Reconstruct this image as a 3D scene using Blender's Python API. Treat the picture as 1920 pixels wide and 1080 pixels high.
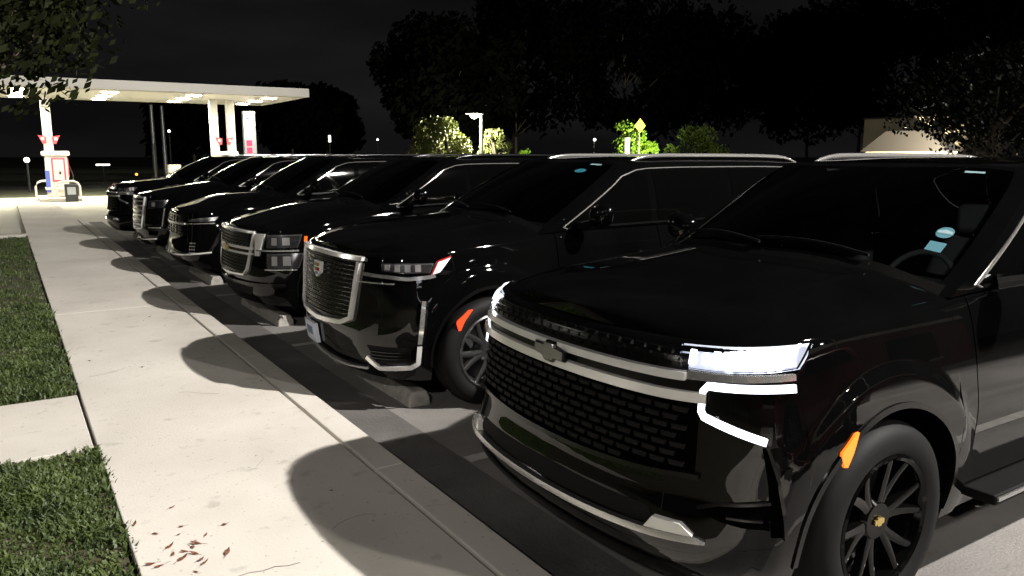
import bpy, bmesh, math, random
import numpy as np
from mathutils import Vector
for o in list(bpy.data.objects): bpy.data.objects.remove(o)
SC = bpy.context.scene; COL = SC.collection
R_ = math.radians
# ---------------------------------------------------------------- camera
PITCH = math.atan(250/1480.); YAW = math.atan2(960, 1480/math.cos(PITCH)); CAMH = 1.9
cam = bpy.data.cameras.new('camera'); camo = bpy.data.objects.new('camera', cam); COL.objects.link(camo)
cam.sensor_width = 36; cam.lens = 36*1480/1920.; cam.clip_start = .05; cam.clip_end = 2000
camo.location = (0, 0, CAMH); camo.rotation_euler = (math.pi/2-PITCH, 0, -YAW); SC.camera = camo
# ---------------------------------------------------------------- night sky
w = bpy.data.worlds.new('World'); SC.world = w; w.use_nodes = True
nt = w.node_tree; nt.nodes.clear(); N = nt.nodes.new; L = nt.links.new
out = N('ShaderNodeOutputWorld'); bg = N('ShaderNodeBackground'); L(bg.outputs[0], out.inputs[0])
tc = N('ShaderNodeTexCoord'); mp = N('ShaderNodeMapping'); mp.inputs['Scale'].default_value = (1.2, 1.2, 5)
L(tc.outputs['Generated'], mp.inputs[0]); no = N('ShaderNodeTexNoise'); no.inputs['Scale'].default_value = 1.7; no.inputs['Detail'].default_value = 4
L(mp.outputs[0], no.inputs[0]); cr = N('ShaderNodeValToRGB'); L(no.outputs[0], cr.inputs[0])
cr.color_ramp.elements[0].position = .35; cr.color_ramp.elements[0].color = (.0036, .0036, .004, 1)
cr.color_ramp.elements[1].position = .75; cr.color_ramp.elements[1].color = (.013, .0125, .0128, 1)
L(cr.outputs[0], bg.inputs[0]); bg.inputs[1].default_value = 1.0
SC.view_settings.view_transform = 'Standard'; SC.view_settings.look = 'None'; SC.view_settings.gamma = 1; SC.view_settings.exposure = 0
try:
    SC.cycles.max_bounces = 8; SC.cycles.transparent_max_bounces = 12
except Exception: pass
# ---------------------------------------------------------------- light power table (lamps of the place and an added fill; heads are built below)
KEY_POS, KEY_W, KEY_COL = (12.0, -6.5, 13.8), 39000, (1.0, .955, .90)
SEC_POS, SEC_W = (7.6, -6.6, 8.0), 2000
FIL_POS, FIL_W = (-7.0, -7.0, 8.0), 2600  # added fill lamp: lifts the shadows and lights the car fronts
# ---------------------------------------------------------------- helpers
random.seed(5)
def mat(name, col=(.5, .5, .5), rough=.5, metal=0, coat=0, emit=None, es=0, spec=.5, bump=0, bscale=40, var=None, vscale=3, alpha=None):
    m = bpy.data.materials.new(name); m.use_nodes = True; nt = m.node_tree; b = nt.nodes['Principled BSDF']
    b.inputs['Base Color'].default_value = (*col, 1); b.inputs['Roughness'].default_value = rough; b.inputs['Metallic'].default_value = metal
    b.inputs['Specular IOR Level'].default_value = spec
    if coat: b.inputs['Coat Weight'].default_value = coat; b.inputs['Coat IOR'].default_value = 1.46; b.inputs['Coat Roughness'].default_value = .02
    if emit: b.inputs['Emission Color'].default_value = (*emit, 1); b.inputs['Emission Strength'].default_value = es
    tc = nt.nodes.new('ShaderNodeTexCoord')
    if var:
        n = nt.nodes.new('ShaderNodeTexNoise'); n.inputs['Scale'].default_value = vscale; n.inputs['Detail'].default_value = 6
        nt.links.new(tc.outputs['Object'], n.inputs[0]); r = nt.nodes.new('ShaderNodeValToRGB'); nt.links.new(n.outputs[0], r.inputs[0])
        r.color_ramp.elements[0].position = .32; r.color_ramp.elements[0].color = (*col, 1); r.color_ramp.elements[1].position = .68; r.color_ramp.elements[1].color = (*var, 1)
        nt.links.new(r.outputs[0], b.inputs['Base Color'])
    if bump:
        n = nt.nodes.new('ShaderNodeTexNoise'); n.inputs['Scale'].default_value = bscale; n.inputs['Detail'].default_value = 4
        nt.links.new(tc.outputs['Object'], n.inputs[0]); bp = nt.nodes.new('ShaderNodeBump'); bp.inputs['Strength'].default_value = bump; bp.inputs['Distance'].default_value = .02
        nt.links.new(n.outputs[0], bp.inputs['Height']); nt.links.new(bp.outputs[0], b.inputs['Normal'])
    return m
def glassmat(name, tint=(.55, .6, .6), f=.9):
    m = bpy.data.materials.new(name); m.use_nodes = True; nt = m.node_tree; nt.nodes.clear(); N = nt.nodes.new
    o = N('ShaderNodeOutputMaterial'); mx = N('ShaderNodeMixShader'); t = N('ShaderNodeBsdfTransparent'); g = N('ShaderNodeBsdfGlossy'); fr = N('ShaderNodeFresnel')
    fr.inputs[0].default_value = 1.45; t.inputs[0].default_value = (*tint, 1); g.inputs['Roughness'].default_value = .01; g.inputs[0].default_value = (f, f, f, 1)
    nt.links.new(fr.outputs[0], mx.inputs[0]); nt.links.new(t.outputs[0], mx.inputs[1]); nt.links.new(g.outputs[0], mx.inputs[2]); nt.links.new(mx.outputs[0], o.inputs[0])
    return m
M = dict(
    paint=mat('black_paint', (.0009, .0009, .001), .6, coat=1, spec=0, var=(.0016, .0016, .0016), vscale=2.5),
    plastic=mat('black_plastic', (.0025, .0025, .0025), .6, spec=.12, bump=.15, bscale=300),
    gloss=mat('gloss_black_trim', (.0025, .0025, .0025), .2, spec=.4),
    chrome=mat('chrome', (.80, .79, .76), .10, .85),
    satin=mat('satin_chrome', (.45, .45, .44), .25, .9),
    rubber=mat('tyre_rubber', (.005, .005, .005), .65, spec=.15, bump=.06, bscale=120),
    void=mat('shade_black', (.0008, .0008, .0008), .9, spec=0),  # near-black colour stands in for shade in recesses and underneath
    blackrim=mat('black_wheel', (.0015, .0015, .0015), .1, coat=.15, spec=.15),
    tint=mat('tinted_side_glass', (.001, .001, .001), .03, spec=.6),
    glass=glassmat('windscreen_glass', (.6, .64, .64)), lens=glassmat('lens_glass', (.9, .9, .92)),
    amber=mat('amber_lens', (.75, .12, .01), .15, coat=1), amberlit=mat('amber_lens_lit', (.8, .15, .02), .15, emit=(1, .15, .008), es=1.5),
    red=mat('red_orange_reflector', (.8, .06, .02), .2, emit=(1, .08, .02), es=.42), redlamp=mat('red_tail_lens', (.3, .005, .005), .15, coat=1),
    drl=mat('daytime_light_strip', (.9, .9, .9), .2, emit=(.86, .9, 1), es=2.6), led=mat('headlamp_led', (1, 1, 1), .2, emit=(.9, .93, 1), es=6),
    housing=mat('glowing_lamp_housing', (.8, .85, .95), .2, .5, emit=(.68, .74, 1), es=.42),  # led light falling on the housing is put in as emission
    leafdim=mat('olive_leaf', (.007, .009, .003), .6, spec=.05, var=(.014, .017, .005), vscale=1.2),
    leafspark=mat('waxy_leaf', (.003, .004, .002), .16, spec=.45),
    bright=mat('bright_chrome', (.95, .94, .91), .18, .55),
    lamphouse=mat('lamp_housing', (.10, .10, .10), .25, .6),
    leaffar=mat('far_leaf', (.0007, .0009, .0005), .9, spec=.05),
    darkchrome=mat('dark_chrome', (.16, .16, .155), .2, .95),
    grey=mat('grey_wheel', (.16, .16, .16), .22, .9),
    reflector=mat('glowing_reflector', (.8, .8, .8), .2, .6, emit=(.85, .88, 1), es=.8),  # shine of the lit headlamp put into the reflector as emission
    maroon=mat('maroon_paint', (.20, .018, .022), .35, coat=1, spec=.3),
    lamphot=mat('lamp_lens_hot', (1, 1, 1), .3, emit=(1, .95, .85), es=350),
    seat=mat('seat_leather', (.09, .09, .092), .5), dash=mat('dashboard_vinyl', (.10, .11, .11), .6),
    gold=mat('gold_emblem', (.75, .55, .2), .25, .9), sticker=mat('blue_sticker', (.012, .09, .12), .5, emit=(.06, .36, .46), es=.0), stickerw=mat('white_sticker', (.14, .22, .24), .5),
    plate=mat('plate_white', (.62, .66, .74), .4), plateink=mat('plate_ink', (.12, .16, .26), .5), crest=mat('crest_silver', (.85, .85, .85), .3, .3),
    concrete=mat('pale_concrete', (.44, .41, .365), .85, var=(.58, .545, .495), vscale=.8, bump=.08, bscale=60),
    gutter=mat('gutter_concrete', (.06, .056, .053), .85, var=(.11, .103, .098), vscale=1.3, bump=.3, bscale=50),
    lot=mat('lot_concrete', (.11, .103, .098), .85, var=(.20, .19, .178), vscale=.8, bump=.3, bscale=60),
    apron=mat('apron_concrete', (.42, .40, .33), .85, var=(.5, .48, .40), vscale=.4),
    joint=mat('joint_dirt', (.012, .011, .010), .95), line=mat('worn_line_paint', (.42, .41, .38), .8, var=(.28, .27, .25), vscale=9),
    soil=mat('soil', (.03, .028, .015), .95, var=(.05, .045, .02), vscale=5), field=mat('verge', (.06, .065, .035), .95, var=(.10, .10, .06), vscale=.7),
    asphalt=mat('asphalt', (.03, .03, .03), .9), stop=mat('stop_concrete', (.22, .21, .19), .9, var=(.34, .32, .29), vscale=12, bump=.4, bscale=40),
    white=mat('white_metal', (.62, .60, .55), .45), steel=mat('galvanised_steel', (.35, .36, .36), .4, .7), dark=mat('dark_metal', (.02, .02, .022), .4),
    redpanel=mat('red_panel', (.62, .06, .08), .4, emit=(.8, .05, .07), es=.25), pink=mat('pale_pink_panel', (.8, .42, .42), .5, emit=(1, .4, .4), es=.3), blue=mat('blue_panel', (.08, .12, .45), .4),
    lamp=mat('lamp_lens', (1, 1, 1), .3, emit=(1, .93, .72), es=60), lampfar=mat('distant_lamp_glow', (1, 1, 1), .3, emit=(1, .95, .85), es=6), orange=mat('orange_lamp', (1, .5, .1), .3, emit=(1, .42, .08), es=3),
    signlit=mat('lit_white_sign', (.9, .9, .9), .4, emit=(.9, .92, 1), es=1.6), digits=mat('red_digits', (.9, .02, .05), .4, emit=(1, .02, .10), es=1.2), signblue=mat('sign_blue', (.05, .08, .5), .4, emit=(.1, .15, .9), es=.5),
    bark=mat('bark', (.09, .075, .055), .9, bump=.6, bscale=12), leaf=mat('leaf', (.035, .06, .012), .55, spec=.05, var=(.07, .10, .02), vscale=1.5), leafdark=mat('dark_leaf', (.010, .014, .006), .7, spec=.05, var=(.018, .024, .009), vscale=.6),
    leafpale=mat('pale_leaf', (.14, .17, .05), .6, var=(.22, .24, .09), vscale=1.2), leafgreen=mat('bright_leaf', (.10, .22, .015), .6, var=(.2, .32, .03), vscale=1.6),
    grass=mat('grass_blade', (.020, .036, .006), .6, var=(.062, .088, .018), vscale=5), dry=mat('dry_leaf', (.10, .028, .014), .7, var=(.16, .07, .03), vscale=9),
    yellow=mat('yellow_sign', (.8, .76, .12), .5), stucco=mat('beige_wall', (.55, .48, .36), .8, var=(.6, .53, .4), vscale=1), shingle=mat('roof_shingle', (.06, .055, .05), .85, bump=.4, bscale=25),
    brick=mat('maroon_brick', (.16, .03, .025), .8, bump=.3, bscale=12), silver=mat('bright_wheel', (.5, .5, .5), .2, .9), hose=mat('hose_rubber', (.02, .02, .02), .5))
def tag(o, label=None, cat=None, group=None, kind=None):
    for k, v in (('label', label), ('category', cat), ('group', group), ('kind', kind)):
        if v: o[k] = v
    return o
def empty(name, loc, label, cat, group=None, rz=0):
    o = bpy.data.objects.new(name, None); COL.objects.link(o); o.location = loc; o.rotation_euler = (0, 0, rz); o.empty_display_size = .2
    return tag(o, label, cat, group)
class MB:
    def __init__(s): s.v = []; s.f = []
    def add(s, vs, fs):
        k = len(s.v); s.v += [tuple(map(float, p)) for p in vs]; s.f += [tuple(k+i for i in f) for f in fs]; return s
    def grid(s, rows, close=False):
        n = len(rows[0]); vs = [p for r in rows for p in r]; fs = []
        for i in range(len(rows)-1):
            for j in range(n-(0 if close else 1)):
                a, b = i*n+j, i*n+(j+1) % n; fs.append((a, b, b+n, a+n))
        return s.add(vs, fs)
    def box(s, c, d, rz=0, rx=0, ry=0, taper=1):
        vs = []
        for z in (-1, 1):
            k = taper if z > 0 else 1
            for x, y in ((-1, -1), (1, -1), (1, 1), (-1, 1)): vs.append(Vector((x*d[0]/2*k, y*d[1]/2*k, z*d[2]/2)))
        from mathutils import Euler
        E_ = Euler((rx, ry, rz)).to_matrix(); vs = [E_ @ v+Vector(c) for v in vs]
        return s.add(vs, [(0, 3, 2, 1), (4, 5, 6, 7), (0, 1, 5, 4), (1, 2, 6, 5), (2, 3, 7, 6), (3, 0, 4, 7)])
    def tube(s, pts, r, n=8, cap=True):
        pts = [Vector(p) for p in pts]; rs = r if isinstance(r, (list, tuple)) else [r]*len(pts); rows = []
        for i, p in enumerate(pts):
            t = (pts[min(i+1, len(pts)-1)]-pts[max(i-1, 0)]).normalized(); a = Vector((0, 0, 1)) if abs(t.z) < .9 else Vector((1, 0, 0))
            u = t.cross(a).normalized(); v = t.cross(u)
            rows.append([p+(u*math.cos(2*math.pi*k/n)+v*math.sin(2*math.pi*k/n))*rs[i] for k in range(n)])
        k0 = len(s.v); s.grid(rows, True)
        if cap: s.f.append(tuple(k0+i for i in range(n))); s.f.append(tuple(k0+(len(rows)-1)*n+i for i in reversed(range(n))))
        return s
    def lathe(s, prof, c=(0, 0, 0), axis='z', n=32, close=False):
        rows = []
        for r, h in prof:
            row = []
            for k in range(n):
                a = 2*math.pi*k/n; x, y = r*math.cos(a), r*math.sin(a)
                row.append((c[0]+x, c[1]+y, c[2]+h) if axis == 'z' else (c[0]+x, c[1]+h, c[2]+y))
            rows.append(row)
        if close: rows.append(rows[0])
        return s.grid(rows, True)
    def build(s, name, m, parent=None, smooth=35, bevel=0):
        me = bpy.data.meshes.new(name); bm = bmesh.new(); vs = [bm.verts.new(p) for p in s.v]
        for f in s.f:
            try: bm.faces.new([vs[i] for i in f])
            except Exception: pass
        bmesh.ops.remove_doubles(bm, verts=bm.verts, dist=1e-5); bmesh.ops.recalc_face_normals(bm, faces=bm.faces)
        bm.to_mesh(me); bm.free(); me.materials.append(m)
        if smooth:
            for p in me.polygons: p.use_smooth = True
            me.set_sharp_from_angle(angle=R_(smooth))
        o = bpy.data.objects.new(name, me); COL.objects.link(o)
        if parent: o.parent = parent
        if bevel:
            b = o.modifiers.new('bevel', 'BEVEL'); b.width = bevel; b.segments = 2; b.limit_method = 'ANGLE'
        return o
def resamp(P, n):
    P = np.array(P, float); d = np.concatenate([[0], np.cumsum(np.hypot(*np.diff(P, axis=0).T))]); t = np.linspace(0, d[-1], n+1)
    return np.stack([np.interp(t, d, P[:, i]) for i in range(P.shape[1])], 1)
def densify(P, step=.04):
    out = [P[0]]
    for a, b in zip(P[:-1], P[1:]):
        k = max(1, int(math.ceil(math.hypot(b[0]-a[0], b[1]-a[1])/step)))
        for i in range(1, k+1): out.append((a[0]+(b[0]-a[0])*i/k, a[1]+(b[1]-a[1])*i/k))
    return out
def panel(fn, A, B, o0=0, o1=.006, n=16, m=4, mb=None, raw=False, edge=0):
    """closed plate laid on surface fn(u,z,off) between two lines A and B in (u,z)"""
    mb = mb or MB()
    if not raw: A = resamp(A, n); B = resamp(B, n)
    A = np.array(A, float); B = np.array(B, float); n = len(A)-1
    def row(t, o): return [fn(*(A[i]*(1-t)+B[i]*t), o) for i in range(n+1)]
    rows = [row(k/m, o1) for k in range(m+1)]; mb.grid(rows)
    rows0 = [row(k/m, o0) for k in range(m+1)]
    mb.grid([rows0[0], rows[0]]); mb.grid([rows0[-1], rows[-1]])
    mb.grid([[r[0] for r in rows0], [r[0] for r in rows]]); mb.grid([[r[-1] for r in rows0], [r[-1] for r in rows]])
    return mb
def stroke(fn, P, wd, o0=0, o1=.006, mb=None, step=.04, close=False):
    P = np.array(densify(P, step), float); n = len(P); A = []; B = []
    for i in range(n):
        t = P[min(i+1, n-1)]-P[max(i-1, 0)]; t /= np.hypot(*t)+1e-9; q = np.array([-t[1], t[0]])*wd/2; A.append(P[i]+q); B.append(P[i]-q)
    return panel(fn, A, B, o0, o1, m=1, mb=mb, raw=True)
def mir(P): return [(-a, b) for a, b in P]
def vset(o, **k): return o

def speckle(m, sc=38, lo=.66, hi=.72, f=.55, big=.35):
    nt = m.node_tree; b = nt.nodes['Principled BSDF']; src = b.inputs['Base Color'].links[0].from_socket; tc = [n for n in nt.nodes if n.type == 'TEX_COORD'][0]
    for s_, a, c_, v in ((sc, lo, hi, f), (1.6, .52, .75, big), (7, .62, .72, .8)):
        n = nt.nodes.new('ShaderNodeTexNoise'); n.inputs['Scale'].default_value = s_; n.inputs['Detail'].default_value = 5; nt.links.new(tc.outputs['Object'], n.inputs[0])
        r = nt.nodes.new('ShaderNodeValToRGB'); r.color_ramp.elements[0].position = a; r.color_ramp.elements[0].color = (1, 1, 1, 1); r.color_ramp.elements[1].position = c_; r.color_ramp.elements[1].color = (v, v, v*.98, 1); nt.links.new(n.outputs[0], r.inputs[0])
        x = nt.nodes.new('ShaderNodeMix'); x.data_type = 'RGBA'; x.blend_type = 'MULTIPLY'; x.inputs[0].default_value = 1; nt.links.new(src, x.inputs[6]); nt.links.new(r.outputs[0], x.inputs[7]); src = x.outputs[2]
    nt.links.new(src, b.inputs['Base Color'])
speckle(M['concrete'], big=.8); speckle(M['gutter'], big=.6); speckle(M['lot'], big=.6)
def sm(xs, ys):
    """smooth monotone cubic through a table"""
    xs = np.array(xs, float); ys = np.array(ys, float); h = np.diff(xs); d = np.diff(ys)/h; n = len(xs)
    m = np.zeros(n); m[0] = d[0]; m[-1] = d[-1]
    for i in range(1, n-1):
        if d[i-1]*d[i] > 0: m[i] = (h[i-1]+h[i])/(h[i-1]/d[i]+h[i]/d[i-1])
    def f(x):
        x = min(max(x, xs[0]), xs[-1]); i = min(max(int(np.searchsorted(xs, x))-1, 0), n-2)
        t = (x-xs[i])/h[i]; a = 1-t
        return float((1+2*t)*a*a*ys[i]+t*a*a*h[i]*m[i]+t*t*(3-2*t)*ys[i+1]-t*t*a*h[i]*m[i+1])
    return f
def catmull(P, k=24):
    P = [np.array(p, float) for p in P]; Q = [2*P[0]-P[1]]+P+[2*P[-1]-P[-2]]; out = []
    for i in range(1, len(Q)-2):
        a, b, c, d = Q[i-1:i+3]
        for j in range(k):
            t = j/k; out.append(.5*((2*b)+(c-a)*t+(2*a-5*b+4*c-d)*t*t+(3*b-a-3*c+d)*t**3))
    out.append(P[-1]); return np.array(out)
class Shell:
    """outer skin of a vehicle: plan curve (arc length u from the nose centre) by height z"""
    def __init__(s, plan, dF, dS, ztop, hood, wheels, zlow, blend=(.75, 1.45), Ra=.49, zc=.42, fil=.035):
        c = catmull(plan); s.c = c; dd = np.hypot(*np.diff(c, axis=0).T); s.u = np.concatenate([[0], np.cumsum(dd)])
        t = np.gradient(c, s.u, axis=0); t /= np.hypot(t[:, 0], t[:, 1])[:, None]
        s.n = np.stack([t[:, 1], -t[:, 0]], 1)      # inward normal
        s.n[0] = (1, 0)
        s.dF = sm(*dF); s.dS = sm(*dS); s.ztop = sm(*ztop); s.hood = sm(*hood); s.wheels = wheels; s.zlow = sm(*zlow)
        s.blend = blend; s.Ra = Ra; s.zc = zc; s.fil = fil; s.U = s.u[-1]
    def xy(s, u):
        u = abs(u); return np.array([np.interp(u, s.u, s.c[:, 0]), np.interp(u, s.u, s.c[:, 1])])
    def uofx(s, x): return float(np.interp(x, s.c[:, 0], s.u))
    def P(s, u, z, off=0.0):
        a = abs(u); p = s.xy(a); n = np.array([np.interp(a, s.u, s.n[:, 0]), np.interp(a, s.u, s.n[:, 1])]); n /= np.hypot(*n)
        b = min(max((a-s.blend[0])/(s.blend[1]-s.blend[0]), 0), 1); b = b*b*(3-2*b)
        d = s.dF(z)*(1-b)+s.dS(z)*b
        h = s.ztop(p[0])-z; R = s.fil
        if h < R: h = max(h, 0); d += R-math.sqrt(max(R*R-(R-h)**2, 0))
        for w in s.wheels:
            r = math.hypot(p[0]-w, z-s.zc)
            if r < .68 and a > .8: k = min(max((.68-r)/.07, 0), 1); d -= .020*k*k*(3-2*k)
        q = p+n*(d-off)
        return np.array([q[0], math.copysign(q[1], u) if u else q[1], z])
    def low(s, u):
        x = s.xy(u)[0]; z = s.zlow(x)
        for w in s.wheels:
            if abs(x-w) < s.Ra: z = max(z, s.zc+math.sqrt(s.Ra**2-(x-w)**2))
        return z
# ---------------------------------------------------------------- vehicles
def make_wheel(root, x, side, rim, zc=.42, R=.42, rr=.292, spokes=6, cap='gold', steer=0):
    y = side*.90
    t = MB(); hw = .14
    prof = [(rr-.004, -hw+.02), (rr+.03, -hw), (R-.05, -hw+.003), (R-.015, -hw+.025), (R, -hw+.06), (R, hw-.06), (R-.015, hw-.025), (R-.05, hw-.003), (rr+.03, hw), (rr-.004, hw-.02)]
    w = bpy.data.objects.new('wheel', None)
    tm = MB(); tm.lathe(prof, (0, 0, 0), 'y', 64); wh = tm.build('wheel', M['rubber'], root, 40); wh.location = (x, y, zc)
    if side > 0: wh.rotation_euler = (0, 0, math.pi)
    # sub-parts in wheel frame, outer face at -y
    rm = MB(); o = -hw+.02
    rm.lathe([(rr, o-.006), (rr-.012, o-.012), (rr-.026, o-.002), (rr-.034, o+.02), (rr-.05, o+.09), (rr-.055, hw-.02)], (0, 0, 0), 'y', 64)
    rm.lathe([(.0, o+.035), (.05, o+.03), (.075, o+.03), (.09, o+.05), (.09, o+.12), (0, o+.12)], (0, 0, 0), 'y', 32)
    for k in range(spokes):
        a0 = 2*math.pi*k/spokes+.2
        for d in (-.19, .19):
            rows = []
            for t_ in (0, .25, .5, .75, 1):
                r = .06+(rr-.03-.06)*t_; a = a0+d*(.35+.85*t_); wd = .025-.006*t_; dep = o+.035-.03*t_**1.5
                c, s_ = math.cos(a), math.sin(a); p = (-s_, c)
                rows.append([(r*c+p[0]*q*wd, dep+e, r*s_+p[1]*q*wd) for q, e in ((-1, .035), (-.85, .004), (-.3, 0), (.3, 0), (.85, .004), (1, .035))])
            rm.grid(rows)
    rmo = rm.build('rim', M[rim], wh, 30)
    dk = MB(); dk.lathe([(0, .03), (rr-.06, .03), (rr-.06, .05), (0, .05)], (0, 0, 0), 'y', 40); dk.build('brake_disc', M['dark'], wh)
    if cap:
        cp = MB(); cp.box((0, o+.024, 0), (.06, .008, .022)); cp.box((0, o+.0235, 0), (.026, .009, .036)); cp.build('centre_cap', M[cap], wh, 0)
    for k in range(6):
        pass
    return wh
def section(S, x, s, GH):
    zb = S.ztop(x)-.002; yb = S.xy(S.uofx(x))[1]-.10; rz = GH['roof'](x)
    T = GH['T']; q = s*(len(T)-1); i = min(int(q), len(T)-2); 
    ty, tz = GH['sy'](q), GH['sz'](q)
    return yb*ty, zb+(rz-zb)*tz
def make_car(root, S, fascia, rim='blackrim', rails='chrome', GH=None, trim='chrome', lit=False, interior=True, spokes=6, cap='gold', sticker=0, bend=None, **kw):
    G = dict(xa=1.50, xh=2.44, xr=5.28, xrt=5.02, fwd=.17)
    T = [(1, 0), (.965, .33), (.915, .62), (.875, .78), (.82, .88), (.73, .95), (.55, .985), (.28, .997), (0, 1)]
    G['T'] = T; G['sy'] = sm(list(range(len(T))), [a for a, b in T]); G['sz'] = sm(list(range(len(T))), [b for a, b in T])
    G['roof'] = sm([0, 1.5, 2.1, 2.5, 3.2, 4.2, 4.8, 5.3], [1.80, 1.81, 1.845, 1.87, 1.885, 1.88, 1.86, 1.82]); G.update(GH or {})
    ucw = S.uofx(1.50)
    fn = S.P
    side = lambda sg: (lambda x, z, off=0: S.P(sg*S.uofx(x), z, off))
    # columns
    def cols(u0, u1, step=.04):
        us = set(np.round(np.linspace(u0, u1, max(2, int((u1-u0)/step)+1)), 4))
        for w_ in S.wheels:
            for k in range(33):
                x = w_+S.Ra*math.cos(math.pi*k/32)*(1 if 0 < k < 32 else 1.0001); u = S.uofx(x)
                if u0 < u < u1: us.add(round(u, 4))
            for e in (.001, .0):
                for sg in (-1, 1):
                    u = S.uofx(w_+sg*(S.Ra+e))
                    if u0 < u < u1: us.add(round(u, 4))
        return sorted(us)
    def skin(mb, u0, u1, sg, z0=None, z1=None, nz=34):
        rows = []
        for u in cols(u0, u1):
            x = S.xy(u)[0]; zt = S.ztop(x) if z1 is None else z1; zl = S.low(u) if z0 is None else max(z0, S.low(u))
            if zl > zt-.01: zl = zt-.01
            if z1 is None:
                zs = list(np.linspace(zl, zt-S.fil, nz))+[zt-S.fil*(1-math.sin(k*math.pi/2/6)) for k in range(1, 7)]
            else: zs = list(np.linspace(zl, zt, nz))
            rows.append([S.P(sg*u, z) for z in zs])
        mb.grid(rows)
    D = (1.62, 2.72, 3.52); g = .004; zr = .42
    mb = MB()
    for sg in (-1, 1):
        skin(mb, 0, S.uofx(D[0])-g, sg); skin(mb, S.uofx(D[0])-g, S.uofx(D[2])+g, sg, None, zr, 8)
        skin(mb, S.uofx(D[2])+g, S.U, sg)
        # wheel wells
        for w_ in S.wheels:
            rows = []
            for k in range(33):
                a = math.pi*k/32; x = w_+S.Ra*math.cos(a)*.999; z = S.zc+S.Ra*math.sin(a); z0 = max(z, S.zlow(x)); u = S.uofx(x); p = S.P(sg*u, z0)
                rows.append([p, (x, sg*.62, z0)])
            mb.grid(rows)
    # belt shelf
    for sg in (-1, 1):
        rows = []
        for x in np.linspace(1.5, 5.28, 60):
            p = S.P(sg*S.uofx(x), S.ztop(x)); y, z = section(S, x, 0, G); rows.append([p, (x, sg*y, z)])
        mb.grid(rows)
    body = mb.build('body', M['paint'], root, 32)
    # wheel well liners + underbody
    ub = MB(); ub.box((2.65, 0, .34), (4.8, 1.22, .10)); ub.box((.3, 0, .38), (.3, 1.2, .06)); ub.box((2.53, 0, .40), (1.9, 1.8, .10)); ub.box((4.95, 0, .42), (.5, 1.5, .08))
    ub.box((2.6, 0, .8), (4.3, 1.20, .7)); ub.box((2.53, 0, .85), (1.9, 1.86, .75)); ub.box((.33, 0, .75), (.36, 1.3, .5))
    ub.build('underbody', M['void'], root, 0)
    # doors
    for sg in (-1, 1):
        for a, b in ((D[0], D[1]), (D[1], D[2])):
            dm = MB(); skin(dm, S.uofx(a)+g, S.uofx(b)-g, sg, zr+.008, None)
            d = dm.build('door', M['paint'], root, 32)
            h = MB(); f = side(sg)
            xh = b-.20
            rows = []
            for t_ in np.linspace(0, 1, 9):
                x = xh-.11+.22*t_; o = .012+.032*math.sin(math.pi*t_)**.5; rows.append([f(x, 1.085+dz, o2) for dz, o2 in ((.016, 0), (.016, o), (.0, o+.004), (-.016, o), (-.016, 0))])
            h.grid(rows); h.build('handle', M['paint'], d)
    # hood
    hm = MB(); us = [u for u in np.concatenate([np.linspace(0.001, .7, 15), np.linspace(.74, ucw, 42)])]; rows = []
    def hoodz(x, y, ye, ze):
        c = max(S.hood(x)-ze, 0); a = min(abs(y)/max(ye, 1e-6), 1)
        ridge = .010*math.exp(-((abs(y)-.62)/.06)**2)*min(x/.5, 1)*min(1, (1-a)*8) if x > .1 else 0
        return ze+c*(1-a**3.2)+ridge
    for u in us:
        e = S.P(u, S.ztop(S.xy(u)[0])); ye = e[1]; rows.append([(e[0], v*ye, hoodz(e[0], v*ye, ye, e[2])) for v in np.sin(np.linspace(-math.pi/2, math.pi/2, 33))])
    hm.grid(rows); xc, yc_, zc_ = rows[-1][16]; hm.build('hood', M['paint'], root, 40)
    eL = S.P(ucw, S.ztop(1.5))
    # windscreen surface
    def A_edge(t):      # side patch front edge, t 0..1 -> section parameter
        q = t*4/8.; 
        y, z = section(S, 2.0, q, G); y, z0_ = y, z
        zt = G['sz'](q*8)/G['sz'](4); x = G['xa']+(G['xh']-G['xa'])*zt; y, z = section(S, x, q, G); return x, y, z
    def W(v, t, off=0):
        q = t; x1, y1, z1 = A_edge(1.0); xx, y0, z0 = A_edge(0.0)
        xb = G['xa']-G['fwd']*(1-v*v); yb = v*y0; zb = hoodz(min(xb, 1.5), yb, eL[1], S.ztop(1.5)) if abs(v) < .999 else z0
        zb = z0*(v**8)+zb*(1-v**8)
        # roof edge
        yt = v*y1; xt = G['xh']-.20*(1-v*v)
        lo, hi = 4/8., 1.0
        for _ in range(24):
            mid = (lo+hi)/2
            if section(S, xt, mid, G)[0] > abs(yt): lo = mid
            else: hi = mid
        zt = section(S, xt, lo, G)[1]
        b = .035*math.sin(math.pi*t)
        p = np.array([xb+(xt-xb)*t, yb+(yt-yb)*t, zb+(zt-zb)*t])
        ex, ey, ez = A_edge(t); tt = (ez-z0)/(z1-z0); 
        dy = ey-(y0+(y1-y0)*t); dz = ez-(z0+(z1-z0)*t); dx = ex-(G['xa']+(G['xh']-G['xa'])*t); k = abs(v)**3
        p += np.array([dx*k, math.copysign(dy*k, v), dz*k]); nn = np.array([-.62, 0, .78]); p += nn*(b*(1-k)+off)
        return p
    def wf(a, b_, off=0): return W(a, b_, off)
    gl = MB(); gl.grid([[W(v, t) for v in np.linspace(-.93, .93, 33)] for t in np.linspace(.03, .95, 13)])
    ws = gl.build('windscreen', M['glass'], root, 60)
    fr = MB()
    for s0, s1 in ((-1, -.925), (.925, 1)): fr.grid([[W(v, t) for v in np.linspace(s0, s1, 5)] for t in np.linspace(0, 1, 17)])
    fr.grid([[W(v, t) for v in np.linspace(-.93, .93, 33)] for t in (.945, .97, 1.0)])
    # side and roof patch
    ss = np.concatenate([np.linspace(0, .5, 17), np.linspace(.53, 1, 14)])
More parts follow.
